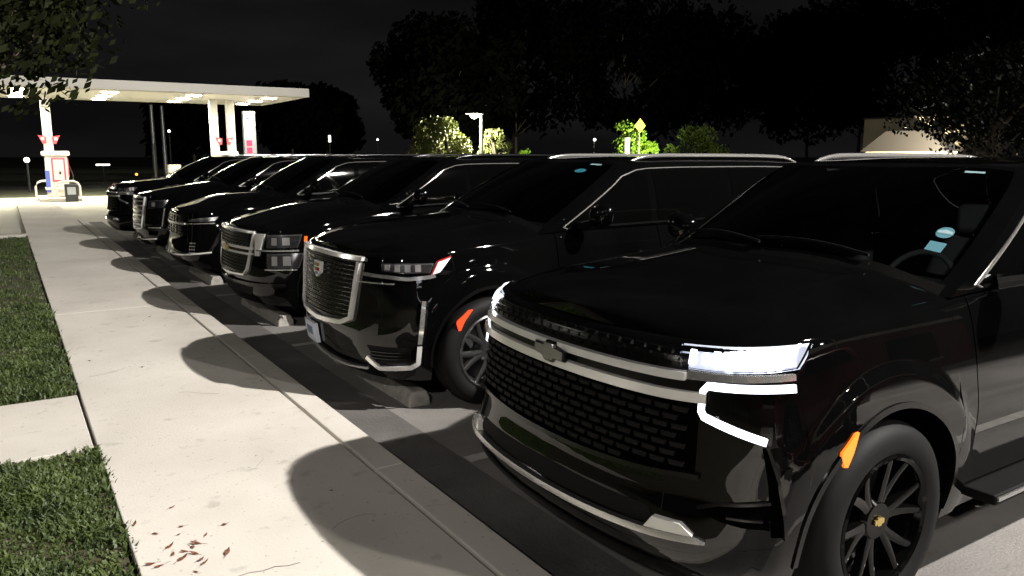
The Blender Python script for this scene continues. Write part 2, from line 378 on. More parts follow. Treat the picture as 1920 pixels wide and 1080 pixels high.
    for sg in (-1, 1):
        rows = []
        for s_ in ss:
            if s_ <= .5: tz = G['sz'](s_*8)/G['sz'](4); x0 = G['xa']+(G['xh']-G['xa'])*tz; x1 = G['xr']+(G['xrt']-G['xr'])*tz
            else:
                y_ = section(S, G['xh'], s_, G)[0]/section(S, G['xh'], .5, G)[0]; x0 = G['xh']-.20*(1-y_*y_); x1 = G['xrt']+.06*(1-y_*y_)
            rows.append([(x, sg*section(S, x, s_, G)[0], section(S, x, s_, G)[1]) for x in x0+(x1-x0)*np.linspace(0, 1, 50)])
        fr.grid(rows)
    ry = [(p[0], p[1], p[2]) for p in [None] if p]
    roof = fr.build('roof', M['paint'], root, 30)
    # rear glass and hatch top
    rg = MB(); rows = []
    for s_ in np.linspace(0, .9, 12):
        tz = min(G['sz'](s_*8)/G['sz'](4), 1.12); x1 = G['xr']+(G['xrt']-G['xr'])*min(tz, 1); y, z = section(S, x1, s_, G); rows.append([(x1, v*y, z) for v in np.linspace(-1, 1, 9)])
    rg.grid(rows); rg.build('rear_window', M['tint'], root, 0)
    sh = MB(); sh.box((5.2, 0, 1.29), (.18, 1.6, .04)); sh.build('tailgate_ledge', M['void'], root, 0)
    # side windows
    def gside(sg):
        def f(x, tz, off=0):   # tz: relative height 0..1 on the glass house
            lo, hi = 0., .5
            for _ in range(22):
                mid = (lo+hi)/2
                if G['sz'](mid*8) < tz: lo = mid
                else: hi = mid
            y, z = section(S, x, lo, G); return np.array([x, sg*(y+off), z])
        return f
    xa = lambda tz: G['xa']+(G['xh']-G['xa'])*tz/G['sz'](4)
    top = .80; bot = .06
    for sg in (-1, 1):
        f = gside(sg)
        w1A = [(xa(bot)+.16, bot), (2.66, bot)]; w1B = [(xa(top)+.12, top), (2.68, top)]
        fa = [(xa(t_)+.12+.05*(1-t_), t_) for t_ in np.linspace(bot, top, 14)]
        # front window: rounded front upper corner
        A = [(2.66, bot), (2.66, top)]; Bq = fa[:-3]+[(fa[-3][0]+.04, top-.06), (fa[-1][0]+.10, top-.015), (fa[-1][0]+.22, top)]
        m1 = panel(f, [(x_, t_) for x_, t_ in Bq], [(2.66, t_) for x_, t_ in Bq], 0, .004, n=20, m=10); m1.build('side_window', M['tint'], root, 60)
        for a, b in ((2.74, 3.60), (3.70, 4.85)):
            m2 = panel(f, [(a, bot), (a+.0, top)], [(b, bot), (b-(.18 if b > 4 else 0), top)], 0, .004, n=10, m=14); m2.build('side_window', M['tint'], root, 60)
        tr = MB(); path = [(xa(bot)+.135+.05, bot-.03)]+[(q[0]-.02, q[1]+.0) for q in Bq[:-2]]+[(Bq[-2][0]-.01, top+.02), (Bq[-1][0], top+.035), (2.7, top+.035), (4.75, top+.035)]
        stroke(f, path, .011, 0, .008, mb=tr, step=.05); tr.build('window_trim', M['chrome' if trim else 'gloss'], root)
        bt = MB(); stroke(f, [(xa(bot)+.2, .035), (4.85, .035)], .03, 0, .008, mb=bt, step=.1); bt.build('belt_moulding', M['gloss'], root)
    # roof rails
    if rails:
        for sg in (-1, 1):
            r = MB(); pts = []
            for t_ in np.linspace(0, 1, 25):
                x = 2.62+2.25*t_; z = G['roof'](x); h = .046*min(1, min(t_, 1-t_)/.10)**.6; pts.append((x, sg*.66, z*1.0-.038+h))
            r.tube(pts, [.010+.009*min(1, min(i, 24-i)/3.) for i in range(25)], 8); r.build('roof_rail', M[rails], root, 60)
    # mirrors
    for sg in (-1, 1):
        m = MB(); c = (1.95, sg*1.13, 1.42)
        rows = []
        for i, a in enumerate(np.linspace(-1, 1, 13)):
            k = (1-abs(a)**3.2)**.5 if abs(a) < 1 else 0.0; rows.append([(c[0]+.075*k*math.cos(b)*(1.15 if math.cos(b) < 0 else .6), c[1]+a*.125, c[2]+.095*k*math.copysign(abs(math.sin(b))**.7, math.sin(b))+.02*a*sg) for b in np.linspace(0, 2*math.pi, 20, endpoint=False)])
        m.grid(rows, True); mo = m.build('side_mirror', M['paint'], root, 60)
        st = MB(); st.tube([(1.86, sg*.94, 1.33), (1.93, sg*1.05, 1.36)], [.035, .03], 8); st.build('mirror_arm', M['gloss'], mo)
    # running boards
    for sg in (-1, 1):
        r = MB(); r.box((2.53, sg*1.035, .385), (1.72, .17, .05)); ro = r.build('running_board', M['plastic'], root, 0, bevel=.012)
        s_ = MB(); s_.box((2.53, sg*1.123, .392), (1.70, .008, .018)); s_.build('edge_strip', M['satin'], ro, 0)
    # wheel arch lips
    for sg in (-1, 1):
        for w_ in S.wheels:
            a = MB(); f = side(sg)
            pth = [(w_+(S.Ra+.012)*math.cos(k), S.zc+(S.Ra+.012)*math.sin(k)) for k in np.linspace(R_(-8), R_(188), 40)]
            stroke(f, [p for p in pth if p[1] > .33], .024, -.02, .008, mb=a, step=.05); a.build('wheel_arch_lip', M['gloss'], root)
    for w_ in S.wheels:
        for sg in (-1, 1): make_wheel(root, w_, sg, rim, cap=cap, spokes=spokes)
    # windscreen wipers, cowl
    cw = MB(); cw.grid([[W(v, t, .004) for v in np.linspace(-.95, .95, 25)] for t in (-.03, .0, .03, .05)]); cw.build('cowl', M['gloss'], root)
    for v0, v1 in ((-.62, .05), (.0, .66)):
        wp = MB(); wp.tube([W(v0+(v1-v0)*t_, .06+.05*math.sin(t_*2.4), .03) for t_ in np.linspace(0, 1, 10)], .009, 6); wp.build('wiper', M['plastic'], root)
    if sticker:
        # seen from the front the driver side is at negative y here
        k = MB(); cx, cy = -.80, .30
        if sticker == 1:
            k.add([W(-.815+.034*math.cos(a), .305+.034*math.sin(a), .006) for a in np.linspace(0, 2*math.pi, 24, endpoint=False)], [tuple(range(24))])
            so = k.build('windscreen_sticker', M['sticker'], root, 0)
            b = MB(); b.add([W(-.845, .298, .008), W(-.785, .298, .008), W(-.787, .312, .008), W(-.815, .322, .008), W(-.843, .312, .008)], [(0, 1, 2, 3, 4)]); b.build('sticker_band', M['stickerw'], so, 0)
            k = MB(); k.grid([[W(v, t, .006) for v in (-.85, -.785)] for t in (.19, .245)]); so = k.build('windscreen_sticker', M['sticker'], root, 0); so['label'] = 'square blue sticker'
            k = MB(); k.grid([[W(v, t, .006) for v in (-.80, -.70)] for t in (.86, .885)]); k.build('toll_tag', M['stickerw'], root, 0)
        else:
            k.add([W(-.72+.05*math.cos(a), .74+.04*math.sin(a), .006) for a in np.linspace(0, 2*math.pi, 24, endpoint=False)], [tuple(range(24))]); k.build('windscreen_sticker', M['sticker'], root, 0)
            k = MB(); k.grid([[W(v, t, .006) for v in (-.84, -.73)] for t in (.875, .905)]); k.build('toll_tag', M['stickerw'], root, 0)
    if interior:
        d = MB(); rows = [[(x, v*.84, z-.03*abs(v)**2) for v in np.linspace(-1, 1, 13)] for x, z in ((1.50, 1.27), (1.7, 1.30), (1.95, 1.31), (2.06, 1.27), (2.1, 1.05))]; d.grid(rows); d.build('dashboard', M['dash'], root, 40)
        sw = MB(); c0 = Vector((2.12, -.42, 1.22)); n_ = 24
        sw.tube([(c0.x+.19*math.sin(a)*.42, c0.y+.19*math.cos(a), c0.z+.19*math.sin(a)*.9) for a in np.linspace(0, 2*math.pi, n_+1)], .016, 8, False); sw.box(c0, (.05, .34, .05)); sw.build('steering_wheel', M['dash'], root, 50)
        for sg in (-1, 1):
            s_ = MB(); y = sg*.42
            rows = []
            for z, x, hw in ((.80, 2.50, .25), (1.0, 2.56, .26), (1.2, 2.62, .25), (1.36, 2.67, .22), (1.44, 2.70, .16)):
                rows.append([(x+.07*math.cos(b)*(1 if math.cos(b) > 0 else 1.0), y+hw*math.copysign(abs(math.sin(b))**.6, math.sin(b)), z) for b in np.linspace(0, 2*math.pi, 16, endpoint=False)])
            s_.grid(rows, True); so = s_.build('seat', M['seat'], root, 50)
            h = MB(); h.box((2.72, y, 1.54), (.09, .27, .17)); h.build('headrest', M['seat'], so, 40, bevel=.035)
        rm = MB(); p = W(0, .80); rm.box((p[0]+.09, 0, p[2]-.055), (.035, .25, .07), ry=.2); rmo = rm.build('rear_view_mirror', M['plastic'], root, 0, bevel=.015)
        r2 = MB(); r2.tube([(p[0]+.02, 0, p[2]-.01), (p[0]+.08, 0, p[2]-.05)], .012, 6); r2.build('mirror_stem', M['plastic'], rmo)
    fascia(root, S, side, lit)
    return G, W
def lamps(root, fn, A, B, leds, lit, name='headlight', depth=.0, n=20):
    """lens plate with a housing (self-glowing when lit) and led cells under it, one per side"""
    for sg in (-1, 1):
        a = A if sg < 0 else mir(A); b = B if sg < 0 else mir(B)
        h = panel(fn, a, b, -.004, .002, n=n, m=3); ho = h.build(name, M['housing' if lit else 'lamphouse'], root)
        for (u0, z0, u1, z1) in leds:
            u0_, u1_ = (u0, u1) if sg < 0 else (-u0, -u1)
            l = panel(fn, [(u0_, z0), (u1_, z0)], [(u0_, z1), (u1_, z1)], .001, .010, n=4, m=1); l.build('led', M['led' if lit else 'bright'], ho, 0)
        if lit:
            f = (lambda P: P) if sg < 0 else mir
            panel(fn, f([(-.88, 1.130), (-1.21, 1.136)]), f([(-.90, 1.188), (-1.25, 1.204)]), .001, .006, n=12, m=1).build('reflector', M['reflector'], ho, 0)
        ln = panel(fn, a, b, .012, .020, n=n, m=4); ln.build('lens', M['lens'], ho, 50)
def bowtie(fn, uc, zc, w_, h_, o, m, root):
    k = MB(); pts = [(-.5, .18), (-.5, -.32), (-.17, -.32), (-.14, -.5), (.14, -.5), (.17, -.32), (.5, -.18+.0), (.5, .32), (.17, .32), (.14, .5), (-.14, .5), (-.17, .32)]
    P = [(uc+a*w_, zc+b*h_) for a, b in pts]; n = len(P)
    k.add([fn(a, b, o+.012) for a, b in P]+[fn(a, b, o) for a, b in P], [tuple(range(n))]+[(i, (i+1) % n, n+(i+1) % n, n+i) for i in range(n)]); return k.build('emblem', M[m], root, 0)
def fascia_tahoe(root, S, side, lit):
    fn = S.P
    # upper grille band and lower grille field
    up = panel(fn, [(-.74, 1.11), (0, 1.09), (.74, 1.11)], [(-.74, 1.185), (0, 1.175), (.74, 1.185)], -.002, .003, n=40, m=3); gu = up.build('upper_grille', M['gloss'], root)
    gz = lambda u: .70+.035*min(1, (abs(u)/.75)**2)
    ub = [(u, .99-.0*u) for u in np.linspace(-.80, .80, 33)]; lb = [(u, gz(u)) for u in np.linspace(-.80, .80, 33)]
    lo = panel(fn, lb, ub, -.002, .003, n=40, m=6); gl = lo.build('lower_grille', M['void'], root)
    k = MB(); r = 0; z = .725
    while z < .985:
        for i in range(-9, 10):
            u = i*.085+(.0425 if r % 2 else 0)
            if abs(u) > .76 or z < gz(u)+.012: continue
            w2, h = .036, .0095
            panel(fn, [(u-w2, z+h), (u+w2, z+h)], [(u-w2*.86, z-h), (u+w2*.86, z-h)], .003, .012, n=2, m=1, mb=k)
        z += .034; r += 1
    k.build('grille_mesh', M['plastic'], gl, 20)
    k = MB()
    for r, z in enumerate((1.125, 1.15, 1.172)):
        for i in range(-10, 11):
            u = i*.07+(.035 if r % 2 else 0)
            if abs(u) > .70: continue
            panel(fn, [(u-.026, z-.008), (u+.026, z-.008)], [(u-.026, z+.008), (u+.026, z+.008)], .003, .012, n=2, m=1, mb=k)
    k.build('grille_mesh', M['gloss'], gu, 20)
    # chrome double bar
    def bar(z0, th, o, u1, dz=.0):
        return panel(fn, [(u, z0-th/2-dz*(1-(u/u1)**2)) for u in np.linspace(-u1, u1, 33)], [(u, z0+th/2-dz*(1-(u/u1)**2)) for u in np.linspace(-u1, u1, 33)], 0, o, n=48, m=3)
    c1 = bar(1.093, .030, .034, .74, .008); co = c1.build('chrome_bar', M['bright'], root, 40)
    c2 = bar(1.022, .036, .034, .83, .010); c2.build('chrome_bar', M['bright'], root, 40)
    md = panel(fn, [(-.80, 1.036), (.80, 1.036)], [(-.80, 1.082), (.80, 1.082)], 0, .012, n=40, m=2); md.build('bar_inset', M['gloss'], co)
    for sg in (-1, 1):
        w_ = panel(fn, [(sg*.74, 1.082), (sg*1.20, 1.092)], [(sg*.74, 1.113), (sg*1.20, 1.113)], 0, .022, n=20, m=2); w_.build('chrome_wing', M['chrome'], root, 40)
    bowtie(fn, 0, 1.056, .23, .088, .036, 'gloss', root); bowtie(fn, 0, 1.056, .205, .070, .046, 'satin', root)
    # headlights
    A = [(-.715, 1.120), (-.9, 1.120), (-1.10, 1.123), (-1.22, 1.130)]; B = [(-.695, 1.198), (-.9, 1.203), (-1.10, 1.208), (-1.30, 1.212)]
    lamps(root, fn, A, B, [(-.74, 1.135, -.765, 1.185), (-.80, 1.140, -.825, 1.178), (-.85, 1.134, -.885, 1.186), (-.905, 1.130, -.945, 1.170), (-.965, 1.132, -1.015, 1.193), (-1.03, 1.128, -1.08, 1.185), (-1.095, 1.130, -1.15, 1.199), (-1.165, 1.140, -1.215, 1.204)], lit)
    for sg in (-1, 1):
        f = [(-1.20, 1.062), (-.835, 1.066), (-.815, 1.045), (-.812, .972), (-.825, .952), (-1.075, .872)]; f = f if sg < 0 else mir(f)
        bz = stroke(fn, f, .036, 0, .010, step=.03); bo = bz.build('daytime_light', M['gloss'], root)
        st = stroke(fn, f, .028, .008, .020, step=.03); st.build('light_strip', M['drl' if lit else 'satin'], bo)
        # side marker
        mk = [(-1.405, .745), (-1.385, .80), (-1.465, .865)]; mb_ = [(-1.425, .742), (-1.450, .79), (-1.485, .868)]
        mk, mb_ = (mk, mb_) if sg < 0 else (mir(mk), mir(mb_)); panel(fn, mk, mb_, 0, .010, n=10, m=2).build('side_marker', M['amberlit' if lit else 'amber'], root)
        # bumper corner duct and fog pocket: flat plates, recess shade put in as black
        f = (lambda P: P) if sg < 0 else mir
        dk = panel(fn, f([(-1.068, .845), (-1.095, .70), (-1.105, .51)]), f([(-1.078, .85), (-1.125, .72), (-1.150, .51)]), 0, .003, n=14, m=2).build('air_duct', M['void'], root)
        stroke(fn, f([(-1.080, .855), (-1.128, .72), (-1.156, .50)]), .012, 0, .016).build('duct_edge', M['gloss'], dk, 40)
        fo = panel(fn, f([(-.84, .600), (-.90, .572), (-1.0, .548), (-1.10, .535)]), f([(-.83, .612), (-.90, .628), (-1.0, .632), (-1.10, .632)]), 0, .003, n=14, m=2).build('fog_pocket', M['void'], root)
        stroke(fn, f([(-.82, .612), (-.90, .634), (-1.10, .640)]), .010, 0, .014).build('pocket_edge', M['gloss'], fo, 40)
        stroke(fn, f([(-.93, .588), (-1.07, .572)]), .008, .003, .012).build('pocket_slat', M['gloss'], fo, 40)
    # bumper ledge
    lg = panel(fn, [(u, gz(u)-.022) for u in np.linspace(-.82, .82, 33)], [(u, gz(u)-.002) for u in np.linspace(-.82, .82, 33)], 0, .020, n=40, m=2); lg.build('bumper_ledge', M['gloss'], root)
    # lower intake and skid plate
    cz = lambda u: .475+.03*(abs(u)/.85)**2
    panel(fn, [(u, cz(u)+.02) for u in np.linspace(-.66, .66, 33)], [(u, cz(u)+.10-.03*abs(u)) for u in np.linspace(-.62, .62, 33)], 0, .004, n=30, m=2).build('lower_intake', M['plastic'], root)
    sk = panel(fn, [(u, cz(u)-.016) for u in np.linspace(-.86, .86, 41)], [(u, cz(u)+.010) for u in np.linspace(-.80, .80, 41)], 0, .030, n=50, m=2).build('skid_plate', M['satin'], root, 40)
    for sg in (-1, 1):
        a, b = [(-.625, cz(.625)+.012), (-.815, cz(.815)+.010)], [(-.655, .548), (-.765, .548)]
        if sg > 0: a, b = mir(a), mir(b)
        panel(fn, a, b, 0, .028, n=8, m=2).build('chrome_insert', M['bright'], root, 40)
def fascia_escalade(root, S, side, lit):
    fn = S.P
    gw = lambda z: .52+.10*(z-.66)/.49
    fld = [(-.60, 1.12), (-.52, .70), (-.40, .665), (0, .64)]
    lb = [(-.52, .70), (-.40, .668), (0, .642), (.40, .668), (.52, .70)]; tb = [(-.61, 1.135), (0, 1.135), (.61, 1.135)]
    g = panel(fn, lb, tb, -.002, .004, n=40, m=8).build('grille', M['gloss'], root)
    k = MB(); z = .685; r = 0
    while z < 1.125:
        u1 = gw(z)-.02; stroke(fn, [(-u1, z), (u1, z)], .0042, .004, .018, mb=k, step=.06); z += .0335; r += 1
    k.build('grille_bars', M['darkchrome'], g, 30)
    k = MB(); z = .70; r = 0
    while z < 1.12:
        for i in range(-9, 10):
            u = i*.062+(.031 if r % 2 else 0)
            if abs(u) < gw(z)-.04: stroke(fn, [(u, z+.002), (u, z+.016)], .008, .004, .014, mb=k)
        z += .0335; r += 1
    k.build('grille_mesh', M['gloss'], g, 20)
    fr = MB(); stroke(fn, [(-.62, 1.125), (-.535, .70), (-.41, .655), (0, .628), (.41, .655), (.535, .70), (.62, 1.125)], .034, 0, .030, mb=fr, step=.03); fr.build('grille_surround', M['bright'], root, 40)
    tb = MB(); stroke(fn, [(-.66, 1.150), (0, 1.158), (.66, 1.150)], .028, 0, .034, mb=tb, step=.04); tb.build('grille_surround', M['bright'], root, 40)
    # shield emblem
    e = MB(); P = [(-.075, 1.075), (.075, 1.075), (.07, .99), (.0, .95), (-.07, .99)]
    e.add([fn(a, b, .045) for a, b in P]+[fn(a, b, .02) for a, b in P], [(0, 1, 2, 3, 4)]+[(i, (i+1) % 5, 5+(i+1) % 5, 5+i) for i in range(5)]); eo = e.build('emblem', M['crest'], root, 0)
    for (a, b, c, d, mm) in ((-.06, 1.062, .0, 1.035, 'gold'), (.005, 1.062, .06, 1.035, 'plateink'), (-.055, 1.027, .0, 1.0, 'redlamp'), (.005, 1.027, .055, 1.0, 'gold'), (-.03, .992, .03, .972, 'plateink')):
        q = panel(fn, [(a, b), (c, b)], [(a, d), (c, d)], .044, .048, n=2, m=1); q.build('emblem_field', M[mm], eo, 0)
    # headlights
    A = [(-.86, 1.075), (-1.05, 1.06), (-1.22, 1.06)]; B = [(-.84, 1.128), (-1.05, 1.130), (-1.26, 1.125)]
    lamps(root, fn, A, B, [(-.87, 1.083, -.91, 1.120), (-.95, 1.073, -.995, 1.120), (-1.03, 1.070, -1.075, 1.12), (-1.11, 1.070, -1.155, 1.12)], lit)
    for sg in (-1, 1):
        f = (lambda P: P) if sg < 0 else mir
        panel(fn, f([(-1.23, 1.045), (-1.30, 1.06)]), f([(-1.28, 1.135), (-1.40, 1.165)]), 0, .012, n=6, m=3).build('corner_lens', M['crest'], root)
        stroke(fn, f([(-1.235, 1.05), (-1.29, 1.14), (-1.395, 1.168)]), .010, .010, .018).build('corner_lens_edge', M['redlamp'], root)
        stroke(fn, f([(-.66, 1.045), (-.9, 1.035), (-1.05, 1.02), (-1.22, 1.03), (-1.26, 1.04)]), .026, 0, .016).build('chrome_wing', M['satin'], root)
        stroke(fn, f([(-.62, .985), (-.95, .985)]), .010, 0, .012).build('chrome_line', M['chrome'], root)
        bl = stroke(fn, f([(-1.165, .86), (-1.125, .55)]), .030, 0, .022).build('daytime_light', M['chrome'], root)
        stroke(fn, f([(-1.19, .86), (-1.15, .55)]), .016, 0, .015).build('light_surround', M['gloss'], bl)
        stroke(fn, f([(-1.125, .53), (-1.115, .40), (-1.06, .365), (-.80, .352), (-.70, .43)]), .034, 0, .026, step=.02).build('chrome_corner', M['bright'], root, 40)
        panel(fn, f([(-.78, .39), (-1.06, .40)]), f([(-.70, .52), (-1.07, .52)]), 0, .004, n=8, m=2).build('lower_intake', M['plastic'], root)
        for z in (.43, .455, .48): stroke(fn, f([(-.74, z), (-1.06, z)]), .006, .004, .014).build('intake_slat', M['gloss'], root)
        mk, mb_ = f([(-1.42, .62), (-1.40, .69), (-1.50, .77)]), f([(-1.44, .62), (-1.47, .69), (-1.535, .772)]); panel(fn, mk, mb_, 0, .010, n=10, m=2).build('side_marker', M['red'], root)
    stroke(fn, [(-.66, .33), (-.4, .30), (0, .29), (.4, .30), (.7, .34)], .018, 0, .018).build('lower_chrome_line', M['bright'], root)
    # plate
    p = MB(); q = fn(.0, .5, .03); y0 = .22
    pl = panel(fn, [(.06, .40), (.36, .40)], [(.06, .56), (.36, .56)], .01, .04, n=4, m=2).build('number_plate', M['plate'], root, 0)
    panel(fn, [(.13, .455), (.29, .455)], [(.13, .52), (.29, .52)], .039, .042, n=2, m=1).build('plate_text', M['plateink'], pl, 0)
def fascia_suburban(root, S, side, lit):
    fn = S.P; H = S.ztop(0); z1 = H-.035
    g = panel(fn, [(-.55, z1-.45), (0, z1-.47), (.55, z1-.45)], [(-.68, z1), (0, z1+.005), (.68, z1)], -.002, .004, n=40, m=6).build('grille', M['gloss'], root)
    k = MB()
    for z in np.arange(z1-.43, z1-.01, .036):
        if abs(z-(z1-.19)) < .045: continue
        u1 = .56+.09*(z-(z1-.45))/.45; n = int(2*u1/.045); pts = [(-u1+i*.045, z+(.010 if i % 2 else -.010)) for i in range(n+1)]
        stroke(fn, pts, .007, .004, .020, mb=k, step=.05)
    k.build('grille_mesh', M['darkchrome'], g, 20)
    for z, t_ in ((z1-.165, .030), (z1-.225, .022)): stroke(fn, [(-.70, z), (0, z-.004), (.70, z)], t_, 0, .030, step=.04).build('chrome_bar', M['bright'], root, 40)
    fr = MB(); stroke(fn, [(-.72, z1+.008), (-.60, z1-.40), (-.52, z1-.465), (0, z1-.485), (.52, z1-.465), (.60, z1-.40), (.72, z1+.008)], .022, 0, .028, mb=fr, step=.03); stroke(fn, [(-.72, z1+.012), (0, z1+.018), (.72, z1+.012)], .022, 0, .030, mb=fr); fr.build('grille_surround', M['bright'], root, 40)
    bowtie(fn, 0, z1-.195, .24, .085, .032, 'gold', root)
    for sg in (-1, 1):
        f = (lambda P: P) if sg < 0 else mir
        panel(fn, f([(-.74, z1-.24), (-.80, z1-.24)]), f([(-.74, z1), (-.88, z1)]), 0, .022, n=5, m=3).build('chrome_wing', M['bright'], root)
        for za, zb in ((z1-.15, z1-.01), (z1-.37, z1-.21)):
            ho = panel(fn, f([(-.90, za), (-1.24, za)]), f([(-.90, zb), (-1.30, zb)]), -.004, .004, n=14, m=3).build('headlight', M['lamphouse'], root)
            panel(fn, f([(-.96, za+.03), (-1.02, za+.03)]), f([(-.96, zb-.03), (-1.02, zb-.03)]), .003, .014, n=3, m=2).build('projector', M['bright'], ho, 40)
            panel(fn, f([(-1.08, za+.03), (-1.16, za+.03)]), f([(-1.08, zb-.03), (-1.16, zb-.03)]), .003, .014, n=3, m=2).build('projector', M['bright'], ho, 40)
            panel(fn, f([(-.90, za), (-1.24, za)]), f([(-.90, zb), (-1.30, zb)]), .016, .022, n=14, m=3).build('lens', M['lens'], ho, 50)
        panel(fn, f([(-1.31, z1-.09), (-1.345, z1-.09)]), f([(-1.32, z1-.03), (-1.355, z1-.03)]), 0, .014, n=4, m=2).build('side_marker', M['amber'], root)
        stroke(fn, f([(-.76, z1-.18), (-1.25, z1-.18)]), .016, 0, .024).build('chrome_line', M['chrome'], root)
        stroke(fn, f([(-.88, z1-.385), (-1.22, z1-.385)]), .012, 0, .024).build('chrome_line', M['chrome'], root)
    panel(fn, [(-.6, .36), (.6, .36)], [(-.66, .46), (.66, .46)], 0, .004, n=30, m=2).build('lower_intake', M['plastic'], root)
    stroke(fn, [(-1.1, .50), (0, .49), (1.1, .50)], .035, 0, .03).build('bumper_ledge', M['gloss'], root)
def fascia_low(root, S, side, lit):
    """low chrome bar, slim lamps, dark intake"""
    fn = S.P; H = S.ztop(0); z1 = H-.05
    g = panel(fn, [(-.50, z1-.30), (.50, z1-.30)], [(-.66, z1), (.66, z1)], -.002, .004, n=40, m=5).build('grille', M['gloss'], root)
    k = MB()
    for z in np.arange(z1-.28, z1-.01, .04):
        u1 = .50+.15*(z-(z1-.30))/.30; stroke(fn, [(-u1, z), (u1, z)], .008, .004, .018, mb=k, step=.06)
    for u in (-.3, -.1, .1, .3): stroke(fn, [(u, z1-.28), (u, z1-.02)], .006, .004, .014, mb=k)
    k.build('grille_bars', M['gloss'], g, 20)
    stroke(fn, [(-.66, z1-.12), (0, z1-.13), (.66, z1-.12)], .026, 0, .028, step=.04).build('chrome_bar', M['bright'], root, 40)
    for sg in (-1, 1):
        f = (lambda P: P) if sg < 0 else mir
        A, B = f([(-.74, z1-.085), (-1.22, z1-.07)]), f([(-.80, z1-.045), (-1.28, z1-.01)])
        ho = panel(fn, A, B, -.004, .003, n=12, m=2).build('headlight', M['satin'], root)
        panel(fn, f([(-.86, z1-.07), (-1.12, z1-.065)]), f([(-.88, z1-.055), (-1.14, z1-.045)]), .003, .010, n=6, m=1).build('led', M['chrome'], ho)
        panel(fn, A, B, .012, .018, n=12, m=2).build('lens', M['lens'], ho, 50)
        stroke(fn, f([(-.68, z1-.115), (-1.22, z1-.10)]), .014, 0, .020).build('chrome_line', M['chrome'], root)
        for q in range(4): panel(fn, f([(-.80+.0*q, .62-.045*q), (-.90, .62-.045*q)]), f([(-.80, .635-.045*q), (-.90, .635-.045*q)]), 0, .012, n=2, m=1).build('fog_led', M['chrome'], root, 0)
    stroke(fn, [(-1.15, .50), (-.7, .455), (-.25, .43), (.25, .43), (.7, .455), (1.15, .50)], .022, 0, .024).build('lower_chrome_line', M['bright'], root)
def fascia_tall(root, S, side, lit):
    """tall grille crossed by chrome bars"""
    fn = S.P; H = S.ztop(0); z1 = H-.04
    g = panel(fn, [(-.48, .58), (0, .56), (.48, .58)], [(-.60, z1), (.60, z1)], -.002, .004, n=40, m=6).build('grille', M['gloss'], root)
    for q in range(6):
        z = .64+q*.085; u1 = .48+.12*(z-.58)/(z1-.58); stroke(fn, [(-u1, z), (0, z-.004), (u1, z)], .024, .0, .026, step=.06).build('chrome_bar', M['bright'], g, 40)
    fr = MB(); stroke(fn, [(-.62, z1), (-.50, .57), (0, .54), (.50, .57), (.62, z1)], .030, 0, .03, mb=fr, step=.03); stroke(fn, [(-.63, z1+.01), (0, z1+.018), (.63, z1+.01)], .03, 0, .03, mb=fr); fr.build('grille_surround', M['bright'], root, 40)
    e = MB(); e.add([fn(.08*math.cos(a), .98+.06*math.sin(a), .04) for a in np.linspace(0, 2*math.pi, 20, endpoint=False)], [tuple(range(20))]); e.build('emblem', M['crest'], root, 0)
    for sg in (-1, 1):
        f = (lambda P: P) if sg < 0 else mir
        A, B = f([(-.72, .93), (-1.08, .96)]), f([(-.76, 1.08), (-1.18, 1.10)])
        ho = panel(fn, A, B, -.004, .003, n=12, m=3).build('headlight', M['lamphouse'], root)
        panel(fn, f([(-.84, .98), (-.92, .98)]), f([(-.84, 1.05), (-.92, 1.05)]), .003, .014, n=3, m=2).build('projector', M['bright'], ho, 40)
        panel(fn, A, B, .014, .020, n=12, m=3).build('lens', M['lens'], ho, 50)
        stroke(fn, f([(-1.10, .95), (-1.04, .62)]), .020, 0, .02).build('daytime_light', M['satin'], root)
        stroke(fn, f([(-.75, .60), (-1.02, .60)]), .018, 0, .02).build('chrome_line', M['chrome'], root)
        panel(fn, f([(-.72, .46), (-.92, .46)]), f([(-.72, .54), (-.96, .54)]), 0, .006, n=4, m=2).build('fog_pocket', M['void'], root)  # flat black plate stands in for the pocket's shade
    stroke(fn, [(-.9, .40), (-.4, .36), (.4, .36), (.9, .40)], .022, 0, .022).build('lower_chrome_line', M['bright'], root)
def shell(ht=1.205, plan=None, dF=None, cowl=1.42, low=.27):
    plan = plan or [(0, 0), (.008, .25), (.035, .5), (.085, .7), (.18, .86), (.33, .96), (.55, 1.01), (.97, 1.03), (2, 1.03), (3.2, 1.03), (4.2, 1.02), (4.9, .98), (5.2, .88), (5.33, .6), (5.36, 0)]
    dF = dF or ([.2, .3, .38, .46, .55, .66, .8, 1.0, 1.1, 1.16, 1.21], [.16, .07, .015, 0, .015, .04, .055, .078, .09, .105, .135])
    k = ht-1.205
    return Shell(plan, dF, ([.2, .32, .5, .66, .78, .95, 1.1, 1.2, 1.26, 1.4], [.10, .07, .03, .006, .0, .018, .045, .07, .092, .15]),
        ([0, .1, .3, .7, 1.2, 1.7, 3, 5.4], [ht, ht+.005, ht+.02, 1.25+k*.8, 1.275+k*.5, 1.30+k*.2, 1.31, 1.32]),
        ([0, .06, .15, .4, .9, 1.5], [ht, ht+.02, ht+.045, ht+.105, 1.36+k*.4, cowl]), [.99, 4.07], ([0, .5, 1.5, 5.4], [low, .25, .30, .33]))
XA = [(0, 0), (.01, .25), (.05, .5), (.10, .68), (.19, .84), (.33, .95), (.55, 1.005), (.97, 1.03), (2, 1.03), (3.2, 1.03), (4.2, 1.02), (4.9, .98), (5.2, .88), (5.33, .6), (5.36, 0)]
DE = ([.2, .3, .38, .5, .62, .8, 1.0, 1.1, 1.16, 1.21], [.14, .07, .03, 0.01, .0, .015, .03, .04, .05, .075])
CARS = []
def car(name, x, y, S, fas, label, **k):
    r = empty(name, (x, y, 0), label, 'car', 'black cars parked in a row along the kerb'); make_car(r, S, fas, **k); CARS.append(r); return r
